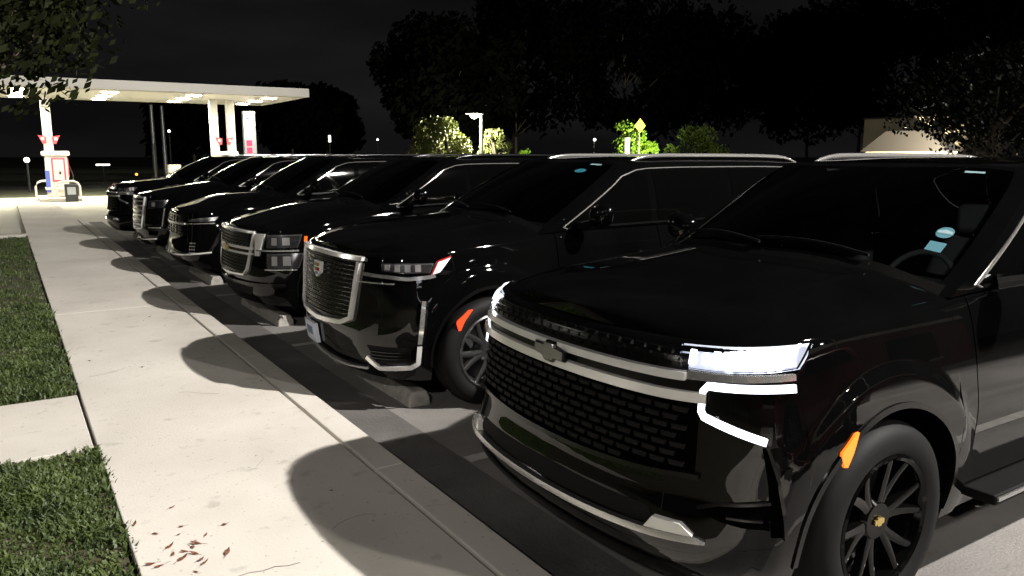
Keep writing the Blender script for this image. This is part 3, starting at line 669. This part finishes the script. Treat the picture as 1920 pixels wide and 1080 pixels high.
car('large_suv', 1.905, 2.735, shell(), fascia_tahoe, 'black suv nearest the camera with its white headlights and daytime lights switched on', lit=True, sticker=1, trim='thin')
car('large_suv', 2.04, 6.03, shell(plan=XA, dF=DE, ht=1.185), fascia_escalade, 'black suv with tall chrome edged grille, crest emblem and white number plate', rim='grey', sticker=2)
car('large_suv', 2.12, 9.42, shell(plan=XA, dF=DE, ht=1.09, cowl=1.38), fascia_suburban, 'black suv with gold bow tie emblem, zigzag grille and stacked rectangular headlamps', rim='grey', rails='gloss')
car('large_suv', 2.07, 12.95, shell(ht=1.07, cowl=1.34), fascia_low, 'black car with slim headlamps and thin chrome bar, fourth from the near end', rim='grey', rails='gloss', trim='chrome')
car('large_suv', 2.03, 16.3, shell(plan=XA, dF=DE, ht=1.16), fascia_tall, 'black suv whose tall grille is crossed by wide chrome bars', rim='grey')
car('large_suv', 1.9, 19.8, shell(), fascia_tahoe, 'black suv farthest down the row beside the gas station drive', rim='grey', trim='chrome')

M['paint'], keep = M['maroon'], M['paint']
r = empty('large_suv', (2.2, -2.75, 0), 'maroon suv parked in the next bay behind the viewer, out of the picture', 'car'); make_car(r, shell(plan=XA, dF=DE, ht=1.16), fascia_low, rim='grey', rails='gloss', interior=False); M['paint'] = keep
# ---------------------------------------------------------------- setting
def struct(mb, name, m, **k):
    o = mb.build(name, M[m], None, k.pop('smooth', 0), **k); o['kind'] = 'structure'; return o
def sheet(x0, y0, x1, y1, z): return MB().add([(x0, y0, z), (x1, y0, z), (x1, y1, z), (x0, y1, z)], [(0, 1, 2, 3)])
struct(sheet(-400, -400, 500, 700, -.02), 'ground', 'field')
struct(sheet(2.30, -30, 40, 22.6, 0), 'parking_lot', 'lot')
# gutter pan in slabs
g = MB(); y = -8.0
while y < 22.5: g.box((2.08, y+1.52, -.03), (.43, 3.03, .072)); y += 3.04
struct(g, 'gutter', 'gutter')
k = MB(); y = -8.07
while y < 22.4: 
    k.box((1.766, y+1.52, .02), (.180, 3.032, .16)); y += 3.04
struct(k, 'kerb', 'concrete', bevel=.006)
s = MB(); y = -14.0
while y < 22.4:
    s.box((1.002, y+6.06, .02), (1.300, 12.11, .159)); y += 12.12
struct(s, 'sidewalk', 'concrete', bevel=.006)
struct(sheet(.2, -9, 1.9, 22.6, .0), 'joint_bed', 'joint')
cp = MB(); cp.box((-2.7, 6.01, .019), (6.06, 1.29, .158)); struct(cp, 'crossing_path', 'concrete', bevel=.006)
for n_, (y0, y1) in enumerate(((-8, 5.34), (6.68, 20.6))): 
    b = MB(); b.box((-4.85, (y0+y1)/2, .02), (10.36, y1-y0, .12)); struct(b, 'lawn_soil', 'soil')
# station apron and drive
struct(sheet(-60, 22.7, 60, 41.6, .004), 'driveway', 'apron')
b = MB(); b.box((-5.6, 22.0, .03), (9.0, 1.2, .14)); b.box((-3.2, 21.3, .03), (7.6, .4, .14)); struct(b, 'drive_kerb', 'concrete', bevel=.02)
struct(sheet(-60, 52, 120, 60, .006), 'road', 'asphalt')
# stall lines
ln = MB()
for y in (-2.5, .95, 4.14, 7.72, 11.1, 14.45, 17.7, 20.9):
    ln.add([(2.31, y-.05, .004), (7.6, y-.05, .004), (7.6, y+.05, .004), (2.31, y+.05, .004)], [(0, 1, 2, 3)])
struct(ln, 'stall_lines', 'line')
# wheel stops
for i, (y, lab) in enumerate(((6.1, 'concrete wheel stop under the suv with the tall crested grille'), (9.5, 'concrete wheel stop under the suv with the gold emblem'), (12.9, 'concrete wheel stop under the fourth car of the row'), (16.2, 'concrete wheel stop under the suv with wide chrome grille bars'), (19.5, 'concrete wheel stop poking out by the farthest car'), (2.8, 'concrete wheel stop under the nearest suv'))):
    w_ = MB(); L2 = .82
    pr = [(-.09, 0), (-.085, .06), (-.055, .12), (.055, .12), (.085, .06), (.09, 0)]; rows = [[(a, yy, b) for a, b in pr] for yy in (-L2, -L2+.02, L2-.02, L2)]; w_.grid(rows); w_.add([rows[0][j] for j in range(6)], [(0, 1, 2, 3, 4, 5)]); w_.add([rows[-1][j] for j in range(6)], [(0, 1, 2, 3, 4, 5)])
    o = w_.build('wheel_stop', M['stop'], None, 0, bevel=.01); o.location = (2.54, y, .0); tag(o, lab, 'wheel stop', 'wheel stops along the kerb')
# ---------------------------------------------------------------- grass
def grass(name, regions, label, seed, edge=.34):
    rnd = random.Random(seed); v = []; f = []
    for (x0, x1, y0, y1, dens, h) in regions:
        n = int((x1-x0)*(y1-y0)*dens)
        for _ in range(n):
            x = rnd.uniform(x0, x1); y = rnd.uniform(y0, y1); 
            if x > x1-.05 or y > y1-.05 or y < y0+.05: x += rnd.uniform(-.03, .05); y += rnd.uniform(-.03, .04)
            pt = .5+.5*math.sin(x*5.1+y*1.7+1.3*math.sin(y*3.3))*math.sin(y*4.3+2*math.sin(x*2.9))
            if rnd.random() > .35+.9*pt: continue
            hh = h*rnd.uniform(.3, 1.25)*(.35+.9*pt); a = rnd.uniform(0, 6.283); w_ = rnd.uniform(.003, .009); l = rnd.uniform(.3, 1.1)*hh; b = rnd.uniform(0, 6.283)
            dx, dy = math.cos(a)*w_, math.sin(a)*w_; lx, ly = math.cos(b)*l, math.sin(b)*l; k = len(v)
            v += [(x-dx, y-dy, .075), (x+dx, y+dy, .075), (x+lx*.5+dx*.8, y+ly*.5+dy*.8, .08+hh*.65), (x+lx*.5-dx*.8, y+ly*.5-dy*.8, .08+hh*.65), (x+lx, y+ly, .08+hh*.9)]
            f += [(k, k+1, k+2, k+3), (k+3, k+2, k+4)]
    me = bpy.data.meshes.new(name); me.from_pydata(v, [], f); me.materials.append(M['grass']); o = bpy.data.objects.new(name, me); COL.objects.link(o); tag(o, label, 'grass', kind='stuff')
grass('grass', [(-1.7, .33, 2.6, 5.33, 13000, .062)], 'short green lawn in the lower left corner beside the sidewalk', 1)
grass('grass', [(-2.2, .31, 6.70, 11, 5200, .058), (-3.2, .31, 11, 20.6, 1100, .06)], 'green lawn beyond the crossing path left of the sidewalk', 2)
# hairline cracks in the walk
rnd = random.Random(4); ck = MB()
for x0, y0, a0, n_ in ((.45, 7.15, .25, 7), (1.1, 4.5, 1.2, 5), (.95, 9.5, .1, 6), (.7, 3.3, .5, 5), (1.25, 6.1, 2.4, 6), (.5, 12.6, .2, 7), (1.0, 15.0, -.2, 6), (1.2, 3.5, .9, 5)):
    x, y, a = x0, y0, a0; P = [(x, y)]
    for _ in range(n_): a += rnd.gauss(0, .35); x += .055*math.cos(a); y += .055*math.sin(a); P.append((x, y))
    P = [p for p in P if .37 < p[0] < 1.63]; wd = rnd.uniform(.0012, .0025)
    ck.grid([[(p[0], p[1]-wd, .1012), (p[0], p[1]+wd, .1012)] for p in P])
struct(ck, 'pavement_cracks', 'joint')
# fallen leaves and twigs
rnd = random.Random(8); lm = MB(); 
q = [(-.5, 0, 0), (-.2, .22, .006), (.1, .26, .0), (.5, .02, .012), (.1, -.2, .004), (-.2, -.18, 0)]; lm.add([(a*.06, b*.06, c+.004) for a, b, c in q], [(0, 1, 5), (1, 2, 4, 5), (2, 3, 4)]); lm.add([(-.055, .002, .005), (-.03, .002, .006), (-.03, -.002, .006), (-.055, -.002, .005)], [(0, 1, 2, 3)])
l0 = lm.build('fallen_leaf', M['dry'], None, 0); first = True
for i in range(34):
    if i < 22: x, y = rnd.gauss(.55, .10), rnd.gauss(3.62, .22); lab = 'dry brown leaf in the scatter at the lawn edge in the foreground'
    else: x, y = rnd.uniform(.5, 1.75), rnd.uniform(3.3, 10.5); lab = 'small dark leaf lying alone on the sidewalk'
    o = l0 if first else l0.copy()
    if not first: COL.objects.link(o)
    first = False; o.location = (max(x, .40), y, .1); o.rotation_euler = (rnd.uniform(-.2, .2), rnd.uniform(-.2, .2), rnd.uniform(0, 6.3)); s_ = rnd.uniform(.45, 1.05)*(1 if i < 22 else .7); o.scale = (s_, s_*rnd.uniform(.5, 1), s_)
    tag(o, lab, 'leaf', 'dry leaves at the lawn edge' if i < 22 else 'single leaves on the sidewalk')
# ---------------------------------------------------------------- lamps of the lot and added helper lamps (out of frame)
def light(name, loc, W_, col, r, parent, spot=None, tgt=None):
    l = bpy.data.lights.new(name, 'SPOT' if spot else 'POINT'); l.energy = W_; l.color = col; l.shadow_soft_size = r; o = bpy.data.objects.new(name, l); COL.objects.link(o)
    if spot: l.spot_size = R_(spot); l.spot_blend = .6; o.rotation_euler = Vector((loc[0]-tgt[0], loc[1]-tgt[1], loc[2]-tgt[2])).to_track_quat('Z', 'Y').to_euler()
    o.location = loc if parent is None else Vector(loc)-parent.location
    if parent: o.parent = parent
    return o
def pole_lamp(loc, h, label, rz, W_, col=KEY_COL, r=.16, spot=None, tgt=None, hs=1.0, em='lamp'):
    t = empty('street_lamp', (loc[0], loc[1], 0), label, 'street lamp', 'street lamps of the lot')
    c, s_ = math.cos(rz), math.sin(rz)
    MB().tube([(-c*.8, -s_*.8, 0), (-c*.8, -s_*.8, h*.5), (-c*.8, -s_*.8, h+.2)], [.09*hs, .075*hs, .06*hs], 12).build('pole', M['steel'], t)
    MB().tube([(-c*.8, -s_*.8, h+.15), (0, 0, h+.22)], .035*hs, 8).build('arm', M['steel'], t)
    hd = MB(); hd.box((0, 0, h+.20), (.62*hs, .34*hs, .10), rz=rz); ho = hd.build('lamp_head', M['steel'], t, 0, bevel=.02)
    ln_ = MB(); ln_.box((0, 0, h+.135), (.46*hs, .26*hs, .02), rz=rz); ln_.lathe([(.001, -.16*hs), (.13*hs, -.11*hs), (.19*hs, 0), (.19*hs, .02)], (0, 0, h+.13), 'z', 16); ln_.build('lens', M[em], ho, 0)
    light('lamp_light', (loc[0], loc[1], h-.22*hs), W_, col, r, t, spot, tgt); return t
pole_lamp(KEY_POS, KEY_POS[2], 'tall pole lamp standing behind the parked cars out of the picture', 0, KEY_W, em='lamphot', spot=118, tgt=(1.5, 7, 0), hs=1.8)
pole_lamp(SEC_POS, SEC_POS[2], 'pole lamp far behind the viewer out of the picture', 1.2, SEC_W, em='lamphot', spot=125, tgt=(2, 3, 0))
pole_lamp(FIL_POS, FIL_POS[2], 'added fill lamp on the lawn side behind the viewer out of the picture', 2.2, FIL_W, em='lamphot', spot=120, tgt=(2.5, 6, 0))
for i_, (x, y, h_, lab) in enumerate(((-16, 4, 7, 'added highlight lamp across the lawn out of the picture to the left'), (-14, 24, 7, 'added highlight lamp by the station drive out of the picture to the left'), (26, -3, 8, 'added highlight lamp at the far side of the lot out of the picture to the right'), (17, -17, 8, 'added highlight lamp behind the added shop out of the picture'))):
    pole_lamp((x, y, h_), h_, lab, i_*1.3, 60, em='lamphot', hs=1.2)  # added lamps, their bright lenses make glints on the car edges
# ---------------------------------------------------------------- gas station
cv = empty('station_canopy', (4, 38.8, 0), 'white flat gas station canopy on white columns over the pumps', 'canopy')
MB().box((0, 0, 4.60), (15.6, 7.3, .36)).build('fascia', M['white'], cv, 0)
MB().box((0, 0, 4.405), (15.3, 7.0, .02)).build('ceiling', M['white'], cv, 0)
for i in range(5):
    for j in (-2.3, 0, 2.3):
        x = -6.4+i*3.2; cl = MB(); cl.box((x, j, 4.385), (.5, .5, .03)); co = cl.build('ceiling_light', M['lamp'], cv, 0)
        l = bpy.data.lights.new('ceiling_lamp', 'AREA'); l.energy = 150; l.size = .5; l.color = (1, .97, .80); o = bpy.data.objects.new('ceiling_lamp', l); COL.objects.link(o); o.parent = cv; o.location = (x, j, 4.34)
for x in (1.75, 8.45, 9.2):
    c = MB(); c.box((x-4, 0, 2.27), (.34, .34, 4.26)); c.build('column', M['white'], cv, 0, bevel=.02)
def island(x, y, lab):
    b = MB(); b.box((0, 0, .075), (1.5, 3.2, .15)); o = b.build('pump_island', M['concrete'], None, 0, bevel=.03); o.location = (x, y, 0); tag(o, lab, 'kerb island')
island(1.95, 38.6, 'raised concrete island carrying the left pump'); island(8.8, 38.6, 'raised concrete island carrying the right pump')
def pump(x, y, lab):
    t = empty('fuel_pump', (x, y, .15), lab, 'fuel pump', 'fuel pumps')
    b = MB(); b.box((0, 0, .85), (.80, .62, 1.7)); b.build('cabinet', M['white'], t, 0, bevel=.03)
    MB().box((0, 0, 1.80), (1.02, .78, .20)).build('top_cap', M['white'], t, 0, bevel=.05)
    MB().box((0, 0, .35), (.94, .74, .10)).build('ledge', M['white'], t, 0, bevel=.02)
    p = MB().box((.06, -.325, 1.12), (.50, .03, .98)).build('red_frame', M['redpanel'], t, 0)
    MB().box((.06, -.345, 1.13), (.38, .012, .84)).build('display_panel', M['pink'], p, 0)
    MB().box((.42, -.05, 1.2), (.05, .36, .8)).build('side_panel', M['redpanel'], t, 0, bevel=.015)
    MB().box((-.36, -.325, .65), (.16, .03, .9)).build('blue_panel', M['blue'], t, 0)
    hz = MB(); hz.tube([(.46, -.1, 1.3), (.58, -.15, .9), (.56, -.15, .45), (.46, -.1, .5)], .02, 6); hz.build('hose', M['hose'], t)
    MB().box((.1, -.36, 1.0), (.08, .02, .12)).build('nozzle', M['dark'], t, 0)
pump(1.95, 38.6, 'white fuel pump with red framed panel at the left, behind the steel hoops'); pump(8.8, 38.4, 'white fuel pump mostly hidden behind the parked cars')
for x, y, lab in ((2.25, 37.4, 'white hoop guard in front of the left fuel pump'), (1.55, 38.4, 'white hoop guard at the left side of the fuel pump')):
    h = MB(); h.tube([(-.42, 0, 0), (-.42, 0, .6), (-.34, 0, .76), (-.2, 0, .82), (.2, 0, .82), (.34, 0, .76), (.42, 0, .6), (.42, 0, 0)], .045, 10); o = h.build('hoop_guard', M['white'], None, 50); o.location = (x, y, 0); tag(o, lab, 'hoop guard', 'hoop guards at the pump')
t = empty('litter_bin', (2.32, 37.05, 0), 'dark box shaped bin in front of the hoop guard', 'bin'); MB().box((0, 0, .36), (.46, .4, .72)).build('bin_body', M['dark'], t, 0, bevel=.03); MB().box((0, -.21, .45), (.3, .02, .3)).build('bin_flap', M['steel'], t, 0)
for x, lab in ((1.78, 'red winged sign on the left canopy column'), (8.82, 'red winged sign between the two right canopy columns')):
    s_ = empty('column_sign', (x, 38.5, 2.5), lab, 'sign', 'red winged signs on the canopy columns')
    for sg in (-1, 1):
        b = MB(); pts = [(sg*.10, .14), (sg*.40, .20), (sg*.24, -.16), (sg*.12, -.14)]; n = 4
        b.add([(a, -.03, z) for a, z in pts]+[(a, .03, z) for a, z in pts], [(0, 1, 2, 3), (7, 6, 5, 4)]+[(i, (i+1) % 4, 4+(i+1) % 4, 4+i) for i in range(4)]); wo = b.build('wing', M['redpanel'], s_, 0)
        MB().box((sg*.24, -.04, .05), (.12, .01, .12)).build('pale_mark', M['pink'], wo, 0)
# price sign beside the right columns
ps = empty('price_sign', (10.25, 39.6, 0), 'tall lit price sign with white top and red digit boxes', 'price sign')
MB().box((0, 0, 2.0), (.56, .25, 3.9)).build('cabinet', M['steel'], ps, 0)
a = MB().box((-.08, -.14, 3.22), (.34, .03, 1.15)).build('white_panel', M['signlit'], ps, 0)
lg_ = MB(); lg_.box((-.10, -.16, 3.6), (.18, .01, .11), ry=.3); lg_.box((-.04, -.165, 3.64), (.06, .01, .14), ry=-.5); lg_.build('blue_logo', M['signblue'], a, 0)
for z in (2.45, 2.10): MB().box((-.06, -.14, z), (.26, .03, .27)).build('red_digit_box', M['digits'], ps, 0, bevel=.04)
# twin posts beyond the apron
for x, y, lab in ((9.9, 66, 'left one of two thin pale poles beyond the station drive'), (10.8, 67, 'right one of two thin pale poles beyond the station drive')):
    p = MB(); p.tube([(0, 0, 0), (0, 0, 4), (0, 0, 5.6)], [.17, .15, .12], 12); p.tube([(0, 0, 0), (0, 0, .25)], .3, 12); o = p.build('pole', M['steel'], None, 50); o.location = (x, y, 0); tag(o, lab, 'pole', 'poles beyond the drive')
b = empty('utility_box', (7.5, 44, 0), 'small pale utility box behind the farthest parked car', 'utility box'); MB().box((0, 0, .8), (.6, .4, 1.2)).build('cabinet', M['stucco'], b, 0, bevel=.03); MB().box((0, 0, .1), (.7, .5, .2)).build('plinth', M['concrete'], b, 0)
# ---------------------------------------------------------------- trees
def clumps(rnd, centers, per, size, rad, flat=1.0):
    v = []; f = []
    for (cx, cy, cz, cr) in centers:
        for _ in range(per):
            while True:
                d = Vector((rnd.uniform(-1, 1), rnd.uniform(-1, 1), rnd.uniform(-1, 1)))
                if .25 < d.length < 1: break
            p = Vector((cx, cy, cz))+Vector((d.x*cr, d.y*cr, d.z*cr*flat)); a = Vector((rnd.gauss(0, 1), rnd.gauss(0, 1), rnd.gauss(0, 1))).normalized(); b = a.orthogonal().normalized(); c = a.cross(b); s_ = size*rnd.uniform(.5, 1.3); k = len(v)
            v += [p-b*s_, p+c*s_*.45-b*.1*s_, p+b*s_, p-c*s_*.45+b*.1*s_]; f.append((k, k+1, k+2, k+3))
    return v, f
def tree(x, y, h, cr, label, seed, leaf='leafdark', size=.28, nc=34, per=130, base=.28, group='dark trees behind the cars', name='tree', trunk_r=.22, cz=None):
    rnd = random.Random(seed); t = empty(name, (x, y, 0), label, 'tree', group)
    tm = MB(); top = h*.72; pts = [(rnd.gauss(0, .08), rnd.gauss(0, .08), top*i/5) for i in range(6)]; pts[0] = (0, 0, 0); tm.tube(pts, [trunk_r*(1-.14*i) for i in range(6)], 10)
    cs = []
    for i in range(nc):
        a = rnd.uniform(0, 6.283); u = rnd.random(); z = h*(base+(1-base)*u); rr = cr*(math.sin(math.pi*(.16+.80*u))**.7)*rnd.uniform(.35, .95); c = (rr*math.cos(a), rr*math.sin(a), min(z, h-cr*.2)); cs.append((*c, cr*rnd.uniform(.20, .36)))
        if i % 3 == 0: tm.tube([(0, 0, max(.8, c[2]*.55)), (c[0]*.5, c[1]*.5, c[2]*.8), c], [trunk_r*.4, trunk_r*.22, .02], 6)
    tm.build('trunk', M['bark'], t, 60); v, f = clumps(rnd, cs, per, size, cr)
    me = bpy.data.meshes.new('crown'); me.from_pydata(v, [], f); me.materials.append(M[leaf]); o = bpy.data.objects.new('crown', me); COL.objects.link(o); o.parent = t; return t
tr = [(33, 62, 13.0, 6.5), (44, 68, 17, 8), (53, 62, 17.5, 8), (62, 60, 16, 7.5), (66, 50, 15, 7), (74, 50, 18, 8), (76, 40, 17, 8), (70, 33, 15, 7), (62, 26, 13, 6), (23, 74, 8, 5), (15, 78, 7, 5), (30, 84, 8.5, 5)]
labs = ['dark tree left of the tallest crowns with its rounded top against the sky', 'tall black tree behind the lit street lamp', 'tallest black tree crown at the middle of the skyline', 'dark tree right of the tallest crown', 'dark tree behind the yellow diamond sign', 'tall dark tree over the nearest suv roof', 'dark tree at the upper right of the picture', 'dark tree behind the beige building', 'dark tree at the right edge beyond the building', 'low dark tree in front of the sky right of the canopy', 'low dark tree behind the price sign', 'low dark tree left of the lit willow like tree']
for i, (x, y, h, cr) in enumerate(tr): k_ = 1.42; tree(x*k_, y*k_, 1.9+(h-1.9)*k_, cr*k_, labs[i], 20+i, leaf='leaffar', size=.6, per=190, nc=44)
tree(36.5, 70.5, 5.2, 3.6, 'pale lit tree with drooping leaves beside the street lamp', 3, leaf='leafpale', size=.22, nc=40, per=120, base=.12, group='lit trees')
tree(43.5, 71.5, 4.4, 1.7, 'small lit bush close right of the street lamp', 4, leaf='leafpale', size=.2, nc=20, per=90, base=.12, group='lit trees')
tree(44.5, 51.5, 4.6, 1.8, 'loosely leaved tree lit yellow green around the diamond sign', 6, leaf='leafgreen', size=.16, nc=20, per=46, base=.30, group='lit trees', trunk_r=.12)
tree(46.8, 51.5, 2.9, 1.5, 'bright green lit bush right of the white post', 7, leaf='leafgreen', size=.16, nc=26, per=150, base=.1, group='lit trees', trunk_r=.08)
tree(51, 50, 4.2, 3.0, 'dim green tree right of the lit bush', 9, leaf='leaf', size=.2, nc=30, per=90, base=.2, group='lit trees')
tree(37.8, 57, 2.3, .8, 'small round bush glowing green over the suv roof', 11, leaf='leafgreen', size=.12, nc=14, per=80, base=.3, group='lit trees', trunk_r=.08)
# near foliage
tree(-.75, 13.2, 6.6, 3.1, 'dim leafy tree overhanging the top left corner', 12, leaf='leafdim', size=.085, nc=70, per=360, base=.42, group='near trees')
tree(24.0, 12.0, 4.9, 2.5, 'tree with sparkling leaves in front of the beige building', 13, leaf='leafspark', size=.09, nc=44, per=170, base=.40, group='near trees', trunk_r=.14)
# ---------------------------------------------------------------- lit lamp, signs, building
pole_lamp((40.3, 70, 0), 5.75, 'lit street lamp on a white pole beside the pale tree', math.pi, 12000, col=(1, .95, .70), hs=2.6)
sg = empty('warning_sign', (44.45, 50, 0), 'blank yellow diamond sign among the lit leaves', 'sign'); MB().tube([(0, .05, 0), (0, .05, 4.3)], .04, 8).build('post', M['steel'], sg)
MB().box((0, 0, 4.25), (.82, .03, .82), ry=math.pi/4, rz=0).build('diamond_plate', M['yellow'], sg, 0)
p = MB(); p.tube([(0, 0, 0), (0, 0, 3.1)], .22, 12); p.tube([(0, 0, 3.1), (0, 0, 3.25)], .26, 12); o = p.build('post', M['white'], None, 50); o.location = (43.1, 50, 0); tag(o, 'short thick white post under the yellow diamond sign', 'post')
def flood(x, y, z, tgt, W_, lab, col=(1, .95, .6), a=70):  # unseen lamps added to brighten the sign, bush and wall
    t = empty('added_floodlight', (x, y, 0), lab, 'floodlight', 'added floodlights hidden behind the cars'); MB().tube([(0, 0, 0), (0, 0, z)], .04, 8).build('stake', M['dark'], t); MB().box((0, 0, z+.08), (.24, .16, .16)).build('lamp_head', M['dark'], t, 0, bevel=.02)
    light('added_flood_light', (x+(tgt[0]-x)*.02, y+(tgt[1]-y)*.02, z+.22), W_, col, .08, t, a, tgt)
flood(42.6, 45, .5, (44.8, 51, 3.2), 12000, 'added hidden floodlight aimed at the yellow diamond sign', col=(.95, 1, .5))
flood(36.8, 54.5, .5, (37.8, 57, 1.8), 900, 'added hidden floodlight aimed at the small round bush', col=(.9, 1, .5), a=40)
hs = empty('low_building', (52.6, 30, 0), 'beige wall of a low building with a dark gabled roof beside it', 'building')
MB().box((0, 0, 2.1), (8, 5, 4.2)).build('wall', M['stucco'], hs, 0)
MB().box((0, 0, 4.25), (8.2, 5.2, .10)).build('roof', M['shingle'], hs, 0)
pr = MB(); pts = [(1.6, 2.1), (-.1, 3.35), (-2.6, 3.35), (-4.2, 2.1)]; pr.add([(-5.6, a, b) for a, b in pts]+[(-4.01, a, b) for a, b in pts], [(0, 1, 2, 3), (4, 5, 6, 7)]+[(i, (i+1) % 4, 4+(i+1) % 4, 4+i) for i in range(4)]); pr.build('porch_roof', M['shingle'], hs, 0)
MB().box((-4.75, -1.3, 1.05), (1.4, 5.2, 2.1)).build('porch_wall', M['stucco'], hs, 0)
flood(43.6, 22.5, .5, (47, 28, 3.3), 22000, 'added hidden floodlight aimed at the beige wall', col=(1, .88, .66), a=60)
# far lamps
for x, y, z, r, mm, lab in ((708, 262, 60, .12, 'lampfar', 'tiny white lamp in the dark beyond the third suv roof'), (618, 260, 60, .12, 'lampfar', 'tiny white lamp right of the station canopy'), (317, 246, 60, .14, 'lampfar', 'small white lamp right of the twin poles'), (50, 300, 48, .20, 'lampfar', 'blurred white lamp left of the fuel pump'), (256, 327, 62, .14, 'orange', 'small orange lamp beyond the station drive'), (1115, 262, 45, .15, 'lampfar', 'white lamp over the roof of the suv with the crest'), (193, 309, 62, .14, 'lampfar', 'white bar shaped lamp beyond the station drive')):
    ang = ((x-960)/1480., (540-y)/1480.); f_ = Vector((math.sin(YAW)*math.cos(PITCH), math.cos(YAW)*math.cos(PITCH), -math.sin(PITCH))); r_ = Vector((math.cos(YAW), -math.sin(YAW), 0)); u_ = r_.cross(f_); d = f_+r_*ang[0]+u_*ang[1]; P = Vector((0, 0, CAMH))+d*y/d.y if False else Vector((0, 0, CAMH))+d*(z/d.y)
    r *= .7
    t = empty('distant_lamp', (P.x, P.y, 0), lab, 'lamp', 'distant lamps'); zz = P.z
    MB().tube([(0, 0, -.02), (0, 0, zz)], .05, 8).build('pole', M['dark'], t)
    b = MB(); 
    if x == 193: b.box((0, 0, zz), (.85, .12, .10))
    elif x == 618: b.box((0, 0, zz), (.14, .12, .5))
    else: b.lathe([(.001, -r), (r*.7, -r*.7), (r, 0), (r*.7, r*.7), (.001, r)], (0, 0, zz), 'z', 12)
    b.build('globe', M[mm], t, 50)
# unseen maroon brick wall, added for the reflection in the near suv
bw = empty('added_shop', (9, -8.2, 0), 'added maroon brick shop front, unseen, for the near suv to reflect', 'building')
MB().box((0, 0, 1.9), (22, 2, 3.8)).build('wall', M['brick'], bw, 0)
MB().box((0, 1.05, 3.6), (22.2, .3, .5)).build('cornice', M['white'], bw, 0)
for x in (-7, -2, 3, 8):
    w_ = MB().box((x, 1.01, 1.5), (2.6, .06, 1.8)).build('window', M['tint'], bw, 0); MB().box((x, 1.03, .56), (2.8, .12, .08)).build('sill', M['white'], w_, 0)
